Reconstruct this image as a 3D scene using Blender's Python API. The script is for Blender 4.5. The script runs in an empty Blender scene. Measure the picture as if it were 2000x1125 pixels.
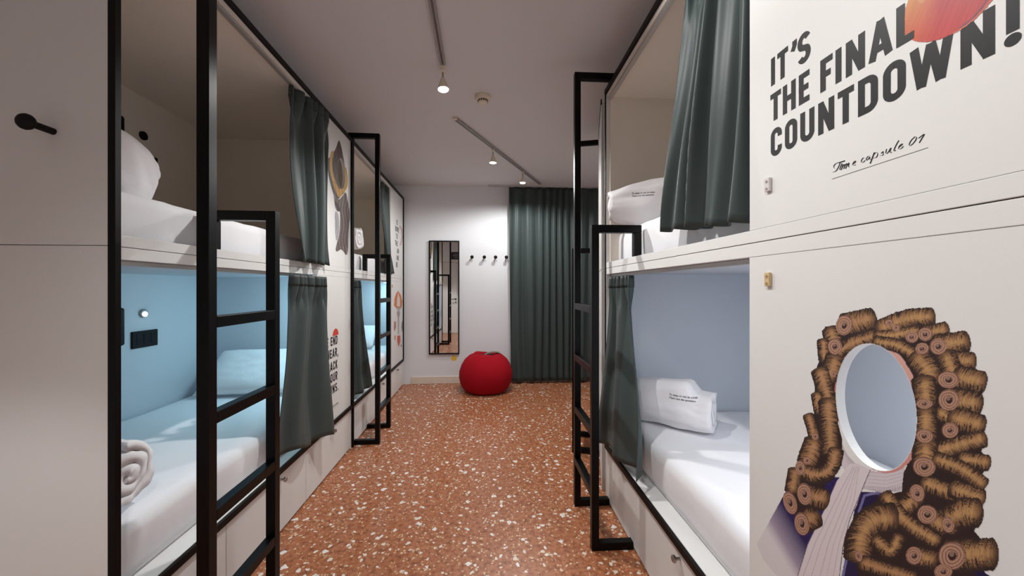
import bpy, bmesh, math, random
import numpy as np
from mathutils import Vector, Matrix, noise

random.seed(7)
SC = bpy.context.scene
COL = SC.collection
R = math.radians

# ------------------------------------------------------------------ camera, world, exposure
F_PX = 717.0
EYE = 1.35
YAW = R(3.91)
cam_d = bpy.data.cameras.new('camera')
cam = bpy.data.objects.new('camera', cam_d)
COL.objects.link(cam)
cam.location = (0, 0, EYE)
cam.rotation_euler = (R(90), 0, -YAW)
cam_d.sensor_width = 36.0
cam_d.lens = 36.0 * F_PX / 2000.0
cam_d.clip_start = 0.02
SC.camera = cam

world = bpy.data.worlds.new('world')
SC.world = world
world.use_nodes = True
world.node_tree.nodes['Background'].inputs[0].default_value = (0.9, 0.92, 1.0, 1)
world.node_tree.nodes['Background'].inputs[1].default_value = 0.15

SC.view_settings.view_transform = 'Standard'
SC.view_settings.look = 'None'
SC.view_settings.gamma = 1.0
SC.view_settings.use_curve_mapping = False
SC.view_settings.exposure = 0.02

SC.cycles.diffuse_bounces = 10
SC.cycles.max_bounces = 14

SPOT_W = 78.0
WARM = (1.0, 0.99, 0.975)
CEIL = 2.794

# ------------------------------------------------------------------ helpers
def project(p):
    """world point -> pixel of the 2000x1125 photograph"""
    x, y, z = p
    xc = x * math.cos(YAW) - y * math.sin(YAW)
    yc = x * math.sin(YAW) + y * math.cos(YAW)
    return 1000 + F_PX * xc / yc, 562.5 - F_PX * (z - EYE) / yc

def hit_plane(px, py, M):
    """pixel -> local (y, z) on the local x = 0 plane of matrix M"""
    a = (px - 1000) / F_PX
    d = Vector((a * math.cos(YAW) + math.sin(YAW), math.cos(YAW) - a * math.sin(YAW), (562.5 - py) / F_PX))
    o = Vector((0, 0, EYE))
    Mi = M.inverted()
    ol = Mi @ o
    dl = Mi.to_3x3() @ d
    t = -ol.x / dl.x
    q = ol + dl * t
    return q.y, q.z

def srgb(r, g, b):
    f = lambda c: (c / 255 / 12.92) if c <= 10.3 else ((c / 255 + 0.055) / 1.055) ** 2.4
    return (f(r), f(g), f(b), 1.0)

def new_mat(name):
    m = bpy.data.materials.new(name)
    m.use_nodes = True
    return m, m.node_tree.nodes, m.node_tree.links, m.node_tree.nodes['Principled BSDF']

def simple(name, col, rough=0.5, metal=0.0, bump=0.0, bscale=200.0, spec=0.5, sheen=0.0, vary=0.0):
    m, N, L, B = new_mat(name)
    B.inputs['Base Color'].default_value = col
    B.inputs['Roughness'].default_value = rough
    B.inputs['Metallic'].default_value = metal
    B.inputs['Specular IOR Level'].default_value = spec
    if sheen:
        B.inputs['Sheen Weight'].default_value = sheen
    tc = N.new('ShaderNodeTexCoord')
    if vary:
        n = N.new('ShaderNodeTexNoise'); n.inputs['Scale'].default_value = 3.0; n.inputs['Detail'].default_value = 4
        L.new(tc.outputs['Object'], n.inputs['Vector'])
        mx = N.new('ShaderNodeMixRGB'); mx.blend_type = 'MULTIPLY'; mx.inputs[0].default_value = vary
        mx.inputs[1].default_value = col
        L.new(n.outputs['Fac'], mx.inputs[2])
        L.new(mx.outputs[0], B.inputs['Base Color'])
    if bump:
        n = N.new('ShaderNodeTexNoise'); n.inputs['Scale'].default_value = bscale; n.inputs['Detail'].default_value = 3
        L.new(tc.outputs['Object'], n.inputs['Vector'])
        b = N.new('ShaderNodeBump'); b.inputs['Strength'].default_value = bump; b.inputs['Distance'].default_value = 0.004
        L.new(n.outputs['Fac'], b.inputs['Height'])
        L.new(b.outputs[0], B.inputs['Normal'])
    return m

def emissive(name, col, strength):
    m, N, L, B = new_mat(name)
    B.inputs['Base Color'].default_value = col
    B.inputs['Emission Color'].default_value = col
    B.inputs['Emission Strength'].default_value = strength
    return m

M = {}
M['wall'] = simple('wall_paint', srgb(228, 231, 235), 0.85, bump=0.05, bscale=120)
M['ceiling'] = simple('ceiling_paint', srgb(214, 212, 213), 0.9, bump=0.04, bscale=90)
M['laminate'] = simple('white_laminate', srgb(224, 224, 222), 0.5, bump=0.02, bscale=300, spec=0.3)
M['greige'] = simple('greige_lining', srgb(232, 224, 213), 0.6, bump=0.03, bscale=200)
M['blue'] = simple('pale_blue_lining', srgb(198, 203, 210), 0.55, bump=0.03, bscale=200)
M['black'] = simple('black_powder_coat', srgb(3, 3, 4), 0.34, bump=0.03, bscale=600, spec=0.2)
M['trim'] = simple('black_frame_trim', srgb(9, 6, 6), 0.5, spec=0.2)
M['plastic'] = simple('black_plastic', srgb(8, 8, 9), 0.55, spec=0.25)
M['steel'] = simple('brushed_steel', srgb(170, 168, 165), 0.3, metal=1.0)
M['alu'] = simple('aluminium_rail', srgb(200, 198, 196), 0.4, metal=0.7)
M['beigep'] = simple('beige_plastic', srgb(205, 180, 135), 0.5)
M['clearp'] = simple('frosted_plastic', srgb(215, 210, 208), 0.25)
M['cream'] = simple('cream_plastic', srgb(222, 210, 190), 0.5)
M['dark'] = simple('dark_slot', srgb(60, 50, 40), 0.7)
M['grey'] = simple('grey_track', srgb(150, 146, 146), 0.45)
M['skirting'] = simple('beige_skirting', srgb(222, 212, 198), 0.5)
M['ink'] = simple('black_print_ink', srgb(15, 14, 15), 0.5, spec=0.3)
M['thread'] = simple('black_thread', srgb(25, 24, 26), 0.8)
M['red'] = simple('red_canvas', srgb(158, 10, 28), 0.9, bump=0.25, bscale=500, spec=0.2)
M['reddark'] = simple('dark_opening_lining', srgb(50, 14, 12), 0.9)
M['leaf'] = simple('grey_green_strap', srgb(118, 122, 104), 0.8)
M['yellow'] = simple('yellow_sticker', srgb(245, 200, 40), 0.4)
M['redprint'] = simple('red_print', srgb(205, 70, 55), 0.5)
M['door'] = simple('white_door_paint', srgb(228, 228, 226), 0.45)
M['sign'] = simple('dark_sign', srgb(30, 30, 32), 0.4)
M['signtext'] = simple('sign_text', srgb(190, 190, 190), 0.5)
M['lens'] = emissive('spot_lens', (1.0, 0.95, 0.88, 1), 40.0)
M['led'] = emissive('cool_led', (0.75, 0.93, 1.0, 1), 12.0)
M['cyanled'] = emissive('cyan_led_strip', (0.55, 0.85, 1.0, 1), 6.0)

def fabric(name, col, rough, sheen, weave, bump):
    m, N, L, B = new_mat(name)
    B.inputs['Base Color'].default_value = col
    B.inputs['Roughness'].default_value = rough
    B.inputs['Sheen Weight'].default_value = sheen
    B.inputs['Specular IOR Level'].default_value = 0.3
    tc = N.new('ShaderNodeTexCoord')
    n1 = N.new('ShaderNodeTexNoise'); n1.inputs['Scale'].default_value = weave; n1.inputs['Detail'].default_value = 2
    n2 = N.new('ShaderNodeTexNoise'); n2.inputs['Scale'].default_value = 9.0; n2.inputs['Detail'].default_value = 5
    L.new(tc.outputs['Object'], n1.inputs['Vector']); L.new(tc.outputs['Object'], n2.inputs['Vector'])
    ad = N.new('ShaderNodeMath'); ad.operation = 'MULTIPLY_ADD'; ad.inputs[1].default_value = 0.12
    L.new(n1.outputs['Fac'], ad.inputs[0]); L.new(n2.outputs['Fac'], ad.inputs[2])
    b = N.new('ShaderNodeBump'); b.inputs['Strength'].default_value = bump; b.inputs['Distance'].default_value = 0.02
    L.new(ad.outputs[0], b.inputs['Height']); L.new(b.outputs[0], B.inputs['Normal'])
    return m
M['curtain'] = fabric('dark_green_curtain_fabric', srgb(63, 74, 73), 0.5, 0.04, 700, 0.06)
M['hem'] = fabric('curtain_heading_fabric', srgb(55, 65, 64), 0.55, 0.04, 700, 0.1)
M['sheet'] = fabric('white_cotton_sheet', srgb(234, 234, 237), 0.85, 0.1, 900, 0.25)
M['duvet'] = fabric('white_cotton_duvet', srgb(238, 236, 238), 0.85, 0.1, 900, 0.45)

def terrazzo():
    m, N, L, B = new_mat('red_terrazzo')
    tc = N.new('ShaderNodeTexCoord')
    def noisetex(sc, det=3):
        n = N.new('ShaderNodeTexNoise'); n.inputs['Scale'].default_value = sc; n.inputs['Detail'].default_value = det
        L.new(tc.outputs['Object'], n.inputs['Vector']); return n
    def ramp(src, stops):
        r = N.new('ShaderNodeValToRGB')
        el = r.color_ramp.elements
        while len(el) < len(stops): el.new(0.5)
        for e, (p, c) in zip(el, stops): e.position = p; e.color = c
        L.new(src, r.inputs[0]); return r
    base = ramp(noisetex(38, 6).outputs['Fac'], [(0.3, srgb(118, 66, 40)), (0.48, srgb(158, 96, 62)), (0.7, srgb(180, 120, 84))])
    cur = base.outputs[0]
    def chips(scale, thr, rad, colA, colB, seed):
        nonlocal cur
        mp = N.new('ShaderNodeMapping'); mp.inputs['Location'].default_value = (seed, seed * 1.7, seed * .3)
        mp.inputs['Rotation'].default_value = (0, 0, seed)
        L.new(tc.outputs['Object'], mp.inputs['Vector'])
        dn = N.new('ShaderNodeTexNoise'); dn.inputs['Scale'].default_value = scale * 1.6; dn.inputs['Detail'].default_value = 1
        L.new(mp.outputs[0], dn.inputs['Vector'])
        mixv = N.new('ShaderNodeMixRGB'); mixv.blend_type = 'LINEAR_LIGHT'; mixv.inputs[0].default_value = 0.35 / scale
        L.new(mp.outputs[0], mixv.inputs[1]); L.new(dn.outputs['Color'], mixv.inputs[2])
        v = N.new('ShaderNodeTexVoronoi'); v.voronoi_dimensions = '2D'; v.distance = 'MINKOWSKI'
        v.inputs['Exponent'].default_value = 1.4
        v.inputs['Scale'].default_value = scale
        L.new(mixv.outputs[0], v.inputs['Vector'])
        sep = N.new('ShaderNodeSeparateColor'); L.new(v.outputs['Color'], sep.inputs[0])
        g = N.new('ShaderNodeMath'); g.operation = 'GREATER_THAN'; g.inputs[1].default_value = thr
        L.new(sep.outputs[0], g.inputs[0])
        # radius varies per chip
        rr = N.new('ShaderNodeMath'); rr.operation = 'MULTIPLY_ADD'; rr.inputs[1].default_value = rad * 0.8; rr.inputs[2].default_value = rad * 0.5
        L.new(sep.outputs[1], rr.inputs[0])
        l = N.new('ShaderNodeMath'); l.operation = 'LESS_THAN'
        L.new(v.outputs['Distance'], l.inputs[0]); L.new(rr.outputs[0], l.inputs[1])
        mu = N.new('ShaderNodeMath'); mu.operation = 'MULTIPLY'
        L.new(g.outputs[0], mu.inputs[0]); L.new(l.outputs[0], mu.inputs[1])
        cc = N.new('ShaderNodeMixRGB'); cc.inputs[1].default_value = colA; cc.inputs[2].default_value = colB
        L.new(sep.outputs[2], cc.inputs[0])
        mx = N.new('ShaderNodeMixRGB')
        L.new(mu.outputs[0], mx.inputs[0]); L.new(cur, mx.inputs[1]); L.new(cc.outputs[0], mx.inputs[2])
        cur = mx.outputs[0]
    chips(95, 0.70, 0.40, srgb(128, 66, 44), srgb(190, 132, 98), 1.1)
    chips(75, 0.86, 0.38, srgb(200, 165, 125), srgb(206, 180, 150), 3.3)
    chips(50, 0.88, 0.34, srgb(214, 198, 178), srgb(206, 174, 138), 5.2)
    chips(30, 0.86, 0.30, srgb(226, 220, 212), srgb(214, 200, 182), 2.4)
    chips(19, 0.84, 0.25, srgb(232, 228, 226), srgb(218, 211, 202), 7.9)
    # thin joints between the cast tiles
    bk = N.new('ShaderNodeTexBrick'); bk.offset = 0.0; bk.inputs['Scale'].default_value = 1.0
    bk.inputs['Mortar Size'].default_value = 0.0012; bk.inputs['Brick Width'].default_value = 0.40; bk.inputs['Row Height'].default_value = 0.40
    bk.inputs['Mortar Smooth'].default_value = 0.2
    L.new(tc.outputs['Object'], bk.inputs['Vector'])
    j = N.new('ShaderNodeMixRGB'); j.inputs[2].default_value = srgb(120, 62, 40)
    jf = N.new('ShaderNodeMath'); jf.operation = 'MULTIPLY'; jf.inputs[1].default_value = 0.5
    L.new(bk.outputs['Fac'], jf.inputs[0]); L.new(jf.outputs[0], j.inputs[0]); L.new(cur, j.inputs[1])
    L.new(j.outputs[0], B.inputs['Base Color'])
    B.inputs['Roughness'].default_value = 0.34
    B.inputs['Specular IOR Level'].default_value = 0.4
    return m
M['floor'] = terrazzo()

def mirror_mat():
    m, N, L, B = new_mat('mirror_glass')
    B.inputs['Base Color'].default_value = (0.86, 0.86, 0.85, 1)
    B.inputs['Metallic'].default_value = 1.0
    B.inputs['Roughness'].default_value = 0.01
    return m
M['mirror'] = mirror_mat()

def print_mat():
    m, N, L, B = new_mat('printed_artwork_on_laminate')
    at = N.new('ShaderNodeVertexColor'); at.layer_name = 'ink'
    mx = N.new('ShaderNodeMixRGB'); mx.inputs[1].default_value = srgb(224, 224, 222)
    L.new(at.outputs['Alpha'], mx.inputs[0]); L.new(at.outputs['Color'], mx.inputs[2])
    L.new(mx.outputs[0], B.inputs['Base Color'])
    B.inputs['Roughness'].default_value = 0.5
    B.inputs['Specular IOR Level'].default_value = 0.3
    return m
M['print'] = print_mat()

# --- mesh helpers
def finish(name, bm, mat, parent=None, smooth=False, recenter=False, matrix=None):
    if recenter:
        xs = [v.co.x for v in bm.verts]; ys = [v.co.y for v in bm.verts]; zs = [v.co.z for v in bm.verts]
        c = Vector(((min(xs) + max(xs)) / 2, (min(ys) + max(ys)) / 2, min(zs)))
        for v in bm.verts: v.co -= c
        matrix = (matrix or Matrix()) @ Matrix.Translation(c)
    bmesh.ops.recalc_face_normals(bm, faces=bm.faces[:])
    me = bpy.data.meshes.new(name)
    bm.to_mesh(me); bm.free()
    if smooth:
        me.polygons.foreach_set('use_smooth', [True] * len(me.polygons))
    for mm in (mat if isinstance(mat, (list, tuple)) else [mat]):
        me.materials.append(mm)
    o = bpy.data.objects.new(name, me)
    COL.objects.link(o)
    if parent: o.parent = parent
    if matrix is not None:
        if parent: o.matrix_local = matrix
        else: o.matrix_world = matrix
    return o

def tag(o, label=None, cat=None, group=None, kind=None):
    if label: o['label'] = label
    if cat: o['category'] = cat
    if group: o['group'] = group
    if kind: o['kind'] = kind
    return o

def empty(name, matrix):
    o = bpy.data.objects.new(name, None)
    o.empty_display_size = 0.1
    COL.objects.link(o)
    o.matrix_world = matrix
    return o

def box(bm, x0, x1, y0, y1, z0, z1, bevel=0.0):
    vs = [bm.verts.new(p) for p in ((x0, y0, z0), (x1, y0, z0), (x1, y1, z0), (x0, y1, z0), (x0, y0, z1), (x1, y0, z1), (x1, y1, z1), (x0, y1, z1))]
    fs = [bm.faces.new([vs[i] for i in f]) for f in ((0, 3, 2, 1), (4, 5, 6, 7), (0, 1, 5, 4), (1, 2, 6, 5), (2, 3, 7, 6), (3, 0, 4, 7))]
    if bevel > 0:
        es = list({e for f in fs for e in f.edges})
        bmesh.ops.bevel(bm, geom=es, offset=bevel, segments=2, affect='EDGES', profile=0.5)
    return bm

def bx(x0, x1, y0, y1, z0, z1, bevel=0.0):
    return box(bmesh.new(), min(x0, x1), max(x0, x1), min(y0, y1), max(y0, y1), min(z0, z1), max(z0, z1), bevel)

def lathe(bm, prof, seg=24, M4=None, caps=True):
    rings = []
    for r, z in prof:
        ring = []
        for i in range(seg):
            a = 2 * math.pi * i / seg
            p = Vector((r * math.cos(a), r * math.sin(a), z))
            if M4: p = M4 @ p
            ring.append(bm.verts.new(p))
        rings.append(ring)
    for a, b in zip(rings, rings[1:]):
        for i in range(seg):
            bm.faces.new((a[i], a[(i + 1) % seg], b[(i + 1) % seg], b[i]))
    if caps:
        bm.faces.new(rings[0][::-1]); bm.faces.new(rings[-1])
    return bm

def aim(p, d, roll=0.0):
    """matrix at p whose +z points along d"""
    q = Vector(d).to_track_quat('Z', 'Y')
    return Matrix.Translation(Vector(p)) @ q.to_matrix().to_4x4() @ Matrix.Rotation(roll, 4, 'Z')

def struct(name, bm, mat):
    o = finish(name, bm, mat)
    o['kind'] = 'structure'
    return o

# ------------------------------------------------------------------ room shell
XL, XR, YB, YF = -2.28, 1.92, -0.55, 5.25
struct('floor', bx(XL - .1, XR + .1, YB - .1, YF + .1, -0.1, 0), M['floor'])
struct('ceiling', bx(XL - .1, XR + .1, YB - .1, YF + .1, CEIL, CEIL + .1), M['ceiling'])
struct('wall_left', bx(XL - .1, XL, YB - .1, YF + .1, 0, CEIL), M['wall'])
struct('wall_right', bx(XR, XR + .1, YB - .1, YF + .1, 0, CEIL), M['wall'])
struct('wall_far', bx(XL, XR, YF, YF + .1, 0, CEIL), M['wall'])
DX0, DX1, DH = -1.72, -0.86, 2.12
bm = bmesh.new()
box(bm, XL, DX0, YB - .1, YB, 0, CEIL); box(bm, DX1, XR, YB - .1, YB, 0, CEIL); box(bm, DX0, DX1, YB - .1, YB, DH, CEIL)
struct('wall_back', bm, M['wall'])
struct('baseboard_far', bx(-1.06, XR - .01, YF - .014, YF, 0, 0.10, .003), M['skirting'])
# entrance door behind the viewer, seen in the mirror
bm = bmesh.new()
box(bm, DX0 + .004, DX1 - .004, YB - .07, YB - .03, 0.006, DH - .004, .003)
door = struct('door_1', bm, M['door'])
bm = bmesh.new()
box(bm, DX0 - .06, DX0 - .002, YB + .001, YB + .014, 0, DH + .06, .003)
box(bm, DX1 + .002, DX1 + .06, YB + .001, YB + .014, 0, DH + .06, .003)
box(bm, DX0 - .06, DX1 + .06, YB + .001, YB + .014, DH + .002, DH + .06, .003)
struct('trim_1', bm, M['door'])
bm = bmesh.new()
lathe(bm, [(0.024, 0), (0.024, .008)], 20, aim((DX1 - .07, YB - .03, 1.02), (0, 1, 0)))
lathe(bm, [(0.009, 0), (0.009, .05)], 14, aim((DX1 - .07, YB - .03, 1.02), (0, 1, 0)))
lathe(bm, [(0.009, 0), (0.009, .12)], 14, aim((DX1 - .06, YB + .016, 1.02), (-1, 0, 0)))
lathe(bm, [(0.018, 0), (0.018, .006)], 16, aim((DX1 - .07, YB - .03, 0.93), (0, 1, 0)))
h = finish('door_handle', bm, M['plastic'], door)
bm = bx(-1.06, -0.72, YB, YB + .012, 2.2, 2.42, .002)
sign = tag(finish('wall_sign', bm, M['sign'], recenter=True), 'dark rectangular notice plate on the wall above the entrance door', 'sign')
bm = bmesh.new()
for i, w in enumerate((.2, .26, .16)):
    zz = .15 - i * .05
    box(bm, -w / 2, w / 2, .0055, .0075, zz, zz + .012)
finish('printed_lines', bm, M['signtext'], sign)

# ------------------------------------------------------------------ print painter (artwork printed on the panels)
def hash1(i):
    s = np.sin(i * 127.1 + 311.7) * 43758.5453
    return s - np.floor(s)

class Canvas:
    def __init__(s, x0, y0, x1, y1, k):
        s.x0, s.y0, s.k = x0, y0, k
        s.W = int((x1 - x0) * k); s.H = int((y1 - y0) * k)
        s.X, s.Y = np.meshgrid(x0 + (np.arange(s.W) + .5) / k, y0 + (np.arange(s.H) + .5) / k)
        s.rgb = np.ones((s.H, s.W, 3)) * 0.8
        s.a = np.zeros((s.H, s.W))
    def sub(s, xa, ya, xb, yb):
        i0 = max(0, int((ya - s.y0) * s.k) - 1); i1 = min(s.H, int((yb - s.y0) * s.k) + 2)
        j0 = max(0, int((xa - s.x0) * s.k) - 1); j1 = min(s.W, int((xb - s.x0) * s.k) + 2)
        return slice(i0, max(i0, i1)), slice(j0, max(j0, j1))
    def comp(s, sl, col, al):
        al = np.clip(al, 0, 1)
        a0 = s.a[sl]
        out = al + a0 * (1 - al)
        c = col if isinstance(col, np.ndarray) and col.ndim == 3 else np.ones(al.shape + (3,)) * np.array(col)
        num = c * al[..., None] + s.rgb[sl] * (a0 * (1 - al))[..., None]
        s.rgb[sl] = np.where(out[..., None] > 1e-6, num / np.maximum(out, 1e-6)[..., None], s.rgb[sl])
        s.a[sl] = out
    def inside(s, pts, X, Y):
        res = np.zeros(X.shape, bool)
        n = len(pts)
        for i in range(n):
            x1, y1 = pts[i]; x2, y2 = pts[(i + 1) % n]
            if y1 == y2: continue
            c = ((y1 > Y) != (y2 > Y)) & (X < (x2 - x1) * (Y - y1) / (y2 - y1) + x1)
            res ^= c
        return res
    def poly(s, pts, col, alpha=1.0, fn=None):
        xs = [p[0] for p in pts]; ys = [p[1] for p in pts]
        sl = s.sub(min(xs), min(ys), max(xs), max(ys))
        X, Y = s.X[sl], s.Y[sl]
        if X.size == 0: return
        m = s.inside(pts, X, Y).astype(float) * alpha
        c = lin(col)
        if fn is not None:
            c, m = fn(X, Y, m)
        s.comp(sl, c, m)
    def near(s, pts, X, Y):
        best = np.full(X.shape, 1e9); tt = np.zeros(X.shape); sd = np.zeros(X.shape); acc = 0.0
        for (x1, y1), (x2, y2) in zip(pts, pts[1:]):
            dx, dy = x2 - x1, y2 - y1
            l = math.hypot(dx, dy) + 1e-9
            u = ((X - x1) * dx + (Y - y1) * dy) / l
            uc = np.clip(u, 0, l)
            d = np.hypot(X - x1 - dx / l * uc, Y - y1 - dy / l * uc)
            side = ((X - x1) * dy - (Y - y1) * dx) / l
            b = d < best
            best = np.where(b, d, best); tt = np.where(b, acc + uc, tt); sd = np.where(b, np.sign(side) * d, sd)
            acc += l
        return best, tt, sd, acc
    def stroke(s, pts, w, col, alpha=1.0):
        xs = [p[0] for p in pts]; ys = [p[1] for p in pts]
        sl = s.sub(min(xs) - w, min(ys) - w, max(xs) + w, max(ys) + w)
        X, Y = s.X[sl], s.Y[sl]
        if X.size == 0: return
        d, t, sd, L = s.near(pts, X, Y)
        s.comp(sl, lin(col), np.clip((w / 2 - d) * s.k + .5, 0, 1) * alpha)
    def curl(s, pts, hw, seed=0.0, gold=(206, 166, 112), mid=(152, 114, 80), dark=(42, 32, 33)):
        """one rolled lock of hair drawn as an engraving: strands across the roll, hatched dark from both edges"""
        pts = chaikin(pts)
        xs = [p[0] for p in pts]; ys = [p[1] for p in pts]
        sl = s.sub(min(xs) - hw - 2, min(ys) - hw - 2, max(xs) + hw + 2, max(ys) + hw + 2)
        X, Y = s.X[sl], s.Y[sl]
        if X.size == 0: return
        d, t, sd, L = s.near(pts, X, Y)
        (ax, ay), (bx_, by_) = pts[0], pts[1]
        (cx, cy), (ex, ey) = pts[-2], pts[-1]
        l1 = math.hypot(bx_ - ax, by_ - ay) + 1e-9; l2 = math.hypot(ex - cx, ey - cy) + 1e-9
        over1 = -((X - ax) * (bx_ - ax) + (Y - ay) * (by_ - ay)) / l1
        over2 = ((X - ex) * (ex - cx) + (Y - ey) * (ey - cy)) / l2
        over = np.maximum(np.where(t <= 1e-6, over1, 0), np.where(t >= L - 1e-6, over2, 0))
        lat1 = ((X - ax) * (by_ - ay) - (Y - ay) * (bx_ - ax)) / l1
        lat2 = ((X - ex) * (ey - cy) - (Y - ey) * (ex - cx)) / l2
        v = np.where((t <= 1e-6) & (over1 > 0), lat1, np.where((t >= L - 1e-6) & (over2 > 0), lat2, sd)) / hw
        ext = np.where(t <= 1e-6, -over1, np.where(t >= L - 1e-6, L + over2, t))
        q = ext + .34 * hw * (1 - v * v) + 1.2 * np.sin(v * 2.5 + seed)
        k = np.floor(q / .82 + .7 * np.sin(q * .31 + seed))
        r1 = hash1(k + seed * 17); r2 = hash1(k * 1.7 + seed * 31 + 5); r3 = hash1(k * .61 + seed * 7 + 11)
        top = .12 + .62 * r1 ** 1.6; bot = .22 + .75 * r2 ** 1.4
        dk = np.clip((v - (1 - top)) / .16 + .5, 0, 1) + np.clip((-1 + bot - v) / .16 + .5, 0, 1)
        thin = (r3 > .70) * .55
        lum = .50 + .42 * np.exp(-((v - .10) / .38) ** 2) * (.35 + .65 * r3) - .10 * np.abs(v)
        lum = lum * (1 - thin * (1 - .4 * np.exp(-(v / .3) ** 2)))
        lum = np.clip(lum * (1 - np.clip(dk, 0, 1) * .95), 0, 1)
        endf = np.clip((np.minimum(ext, L - ext) + hw * .50) / (hw * .70), .10, 1)
        lum = lum * endf
        cd, cm, cg = (np.array(lin(c)) for c in (dark, mid, gold))
        a = np.clip(lum * 2, 0, 1)[..., None]; b = np.clip(lum * 2 - 1, 0, 1)[..., None]
        c = (cd * (1 - a) + cm * a) * (1 - b) + cg * b
        jag = 1 - .07 * r1
        m = (np.abs(v) < jag) & (over < .50 * hw * np.sqrt(np.clip(1 - v * v, 0, 1)) + .3)
        s.comp(sl, c, m.astype(float))
    def spiral(s, cx, cy, rx, ry, rot=0.0):
        r = max(rx, ry) + 2
        sl = s.sub(cx - r, cy - r, cx + r, cy + r)
        X, Y = s.X[sl] - cx, s.Y[sl] - cy
        if X.size == 0: return
        c_, s_ = math.cos(rot), math.sin(rot)
        x = (X * c_ + Y * s_) / rx; y = (-X * s_ + Y * c_) / ry
        rho = np.hypot(x, y); th = np.arctan2(y, x)
        turns = max(2.0, min(4.2, max(rx, ry) / 5.0))
        line = np.cos((rho * turns + th / (2 * math.pi) + .10 * np.sin(3 * th)) * 2 * math.pi)
        f = np.clip((line + .72) * 1.6, 0, 1)[..., None]
        light = np.array(lin((178, 138, 116))); dk = np.array(lin((122, 88, 76))); core = np.array(lin((48, 34, 36))); tip = np.array(lin((150, 120, 108)))
        c = dk * (1 - f) + light * f
        k = (rho < .30)[..., None]
        k2 = (np.hypot(x + .06, y + .12) < .20)[..., None]
        c = np.where(k, core, c); c = np.where(k2, tip * .8, c)
        c = np.where((rho > .93)[..., None], dk * .8, c)
        s.comp(sl, c, (rho < 1).astype(float))
    def sample(s, px, py):
        j = np.clip(((px - s.x0) * s.k).astype(int), 0, s.W - 1); i = np.clip(((py - s.y0) * s.k).astype(int), 0, s.H - 1)
        ok = (px >= s.x0) & (py >= s.y0) & (px < s.x0 + s.W / s.k) & (py < s.y0 + s.H / s.k)
        return s.rgb[i, j], s.a[i, j] * ok

def lin(c):
    return srgb(*c)[:3]

def chaikin(pts, n=2):
    if len(pts) < 3: return pts
    for _ in range(n):
        out = [pts[0]]
        for a, b in zip(pts, pts[1:]):
            out.append((a[0] * .75 + b[0] * .25, a[1] * .75 + b[1] * .25)); out.append((a[0] * .25 + b[0] * .75, a[1] * .25 + b[1] * .75))
        out.append(pts[-1]); pts = out
    return pts

def print_mesh(name, canvas, MW, u0, u1, z0, z1, step, parent, off=0.0003, hole=None):
    """a printed film on a panel's face: fine grid carrying the ink colours"""
    nu = int((u1 - u0) / step) + 1; nz = int((z1 - z0) / (step * 1.25)) + 1
    U, Z = np.meshgrid(np.linspace(u0, u1, nu), np.linspace(z0, z1, nz))
    m = np.array(MW)
    wx = m[0, 1] * U + m[0, 3]; wy = m[1, 1] * U + m[1, 3]; wz = Z
    xc = wx * math.cos(YAW) - wy * math.sin(YAW); yc = wx * math.sin(YAW) + wy * math.cos(YAW)
    px = 1000 + F_PX * xc / yc; py = 562.5 - F_PX * (wz - EYE) / yc
    rgb, a = canvas.sample(px, py)
    # keep the faces that carry ink, leave the cut-out open
    keepv = a > 0.3
    kf = keepv[:-1, :-1] & keepv[1:, :-1] & keepv[:-1, 1:] & keepv[1:, 1:]
    if hole:
        hu, hz, ru, rz = hole
        inh = ((U - hu) / (ru + .0004)) ** 2 + ((Z - hz) / (rz + .0004)) ** 2 < 1
        kf &= ~(inh[:-1, :-1] | inh[1:, :-1] | inh[:-1, 1:] | inh[1:, 1:])
    idx = np.arange(nu * nz).reshape(nz, nu)
    quads = np.stack([idx[:-1, :-1], idx[:-1, 1:], idx[1:, 1:], idx[1:, :-1]], -1)[kf]
    used = np.unique(quads)
    remap = -np.ones(nu * nz, int); remap[used] = np.arange(len(used))
    quads = remap[quads]
    co = np.stack([np.full(U.shape, off), U, Z], -1).reshape(-1, 3)[used]
    col = np.concatenate([rgb, a[..., None]], -1).reshape(-1, 4)[used]
    me = bpy.data.meshes.new(name)
    me.from_pydata(co.tolist(), [], quads.tolist())
    at = me.color_attributes.new('ink', 'FLOAT_COLOR', 'POINT')
    at.data.foreach_set('color', col.astype(np.float32).ravel())
    me.materials.append(M['print'])
    o = bpy.data.objects.new(name, me)
    COL.objects.link(o); o.parent = parent
    return o

# ------------------------------------------------------------------ lettering
def ribbon(bm, pts, th, to3, closed=False, nib=None):
    n = len(pts)
    P = [Vector(p) for p in pts]
    L_, R_ = [], []
    for i in range(n):
        if closed:
            a, b, c = P[(i - 1) % n], P[i], P[(i + 1) % n]
        else:
            a, b, c = P[max(i - 1, 0)], P[i], P[min(i + 1, n - 1)]
        d1 = (b - a); d2 = (c - b)
        if d1.length < 1e-9: d1 = d2
        if d2.length < 1e-9: d2 = d1
        d1.normalize(); d2.normalize()
        n1 = Vector((-d1.y, d1.x)); n2 = Vector((-d2.y, d2.x))
        mm = n1 + n2
        if mm.length < 1e-6: mm = n1.copy()
        mm.normalize()
        w = (th if not callable(th) else th(i / (n - 1))) / 2 / max(.35, mm.dot(n1))
        if nib:
            dd = (d1 + d2)
            if dd.length > 1e-9: dd.normalize()
            w = max(w * .34, w * abs(dd.dot(Vector(nib))) ** 2.2 * 1.25)
        L_.append(bm.verts.new(to3(b + mm * w))); R_.append(bm.verts.new(to3(b - mm * w)))
    k = n if closed else n - 1
    for i in range(k):
        j = (i + 1) % n
        try: bm.faces.new((L_[i], L_[j], R_[j], R_[i]))
        except ValueError: pass

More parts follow.
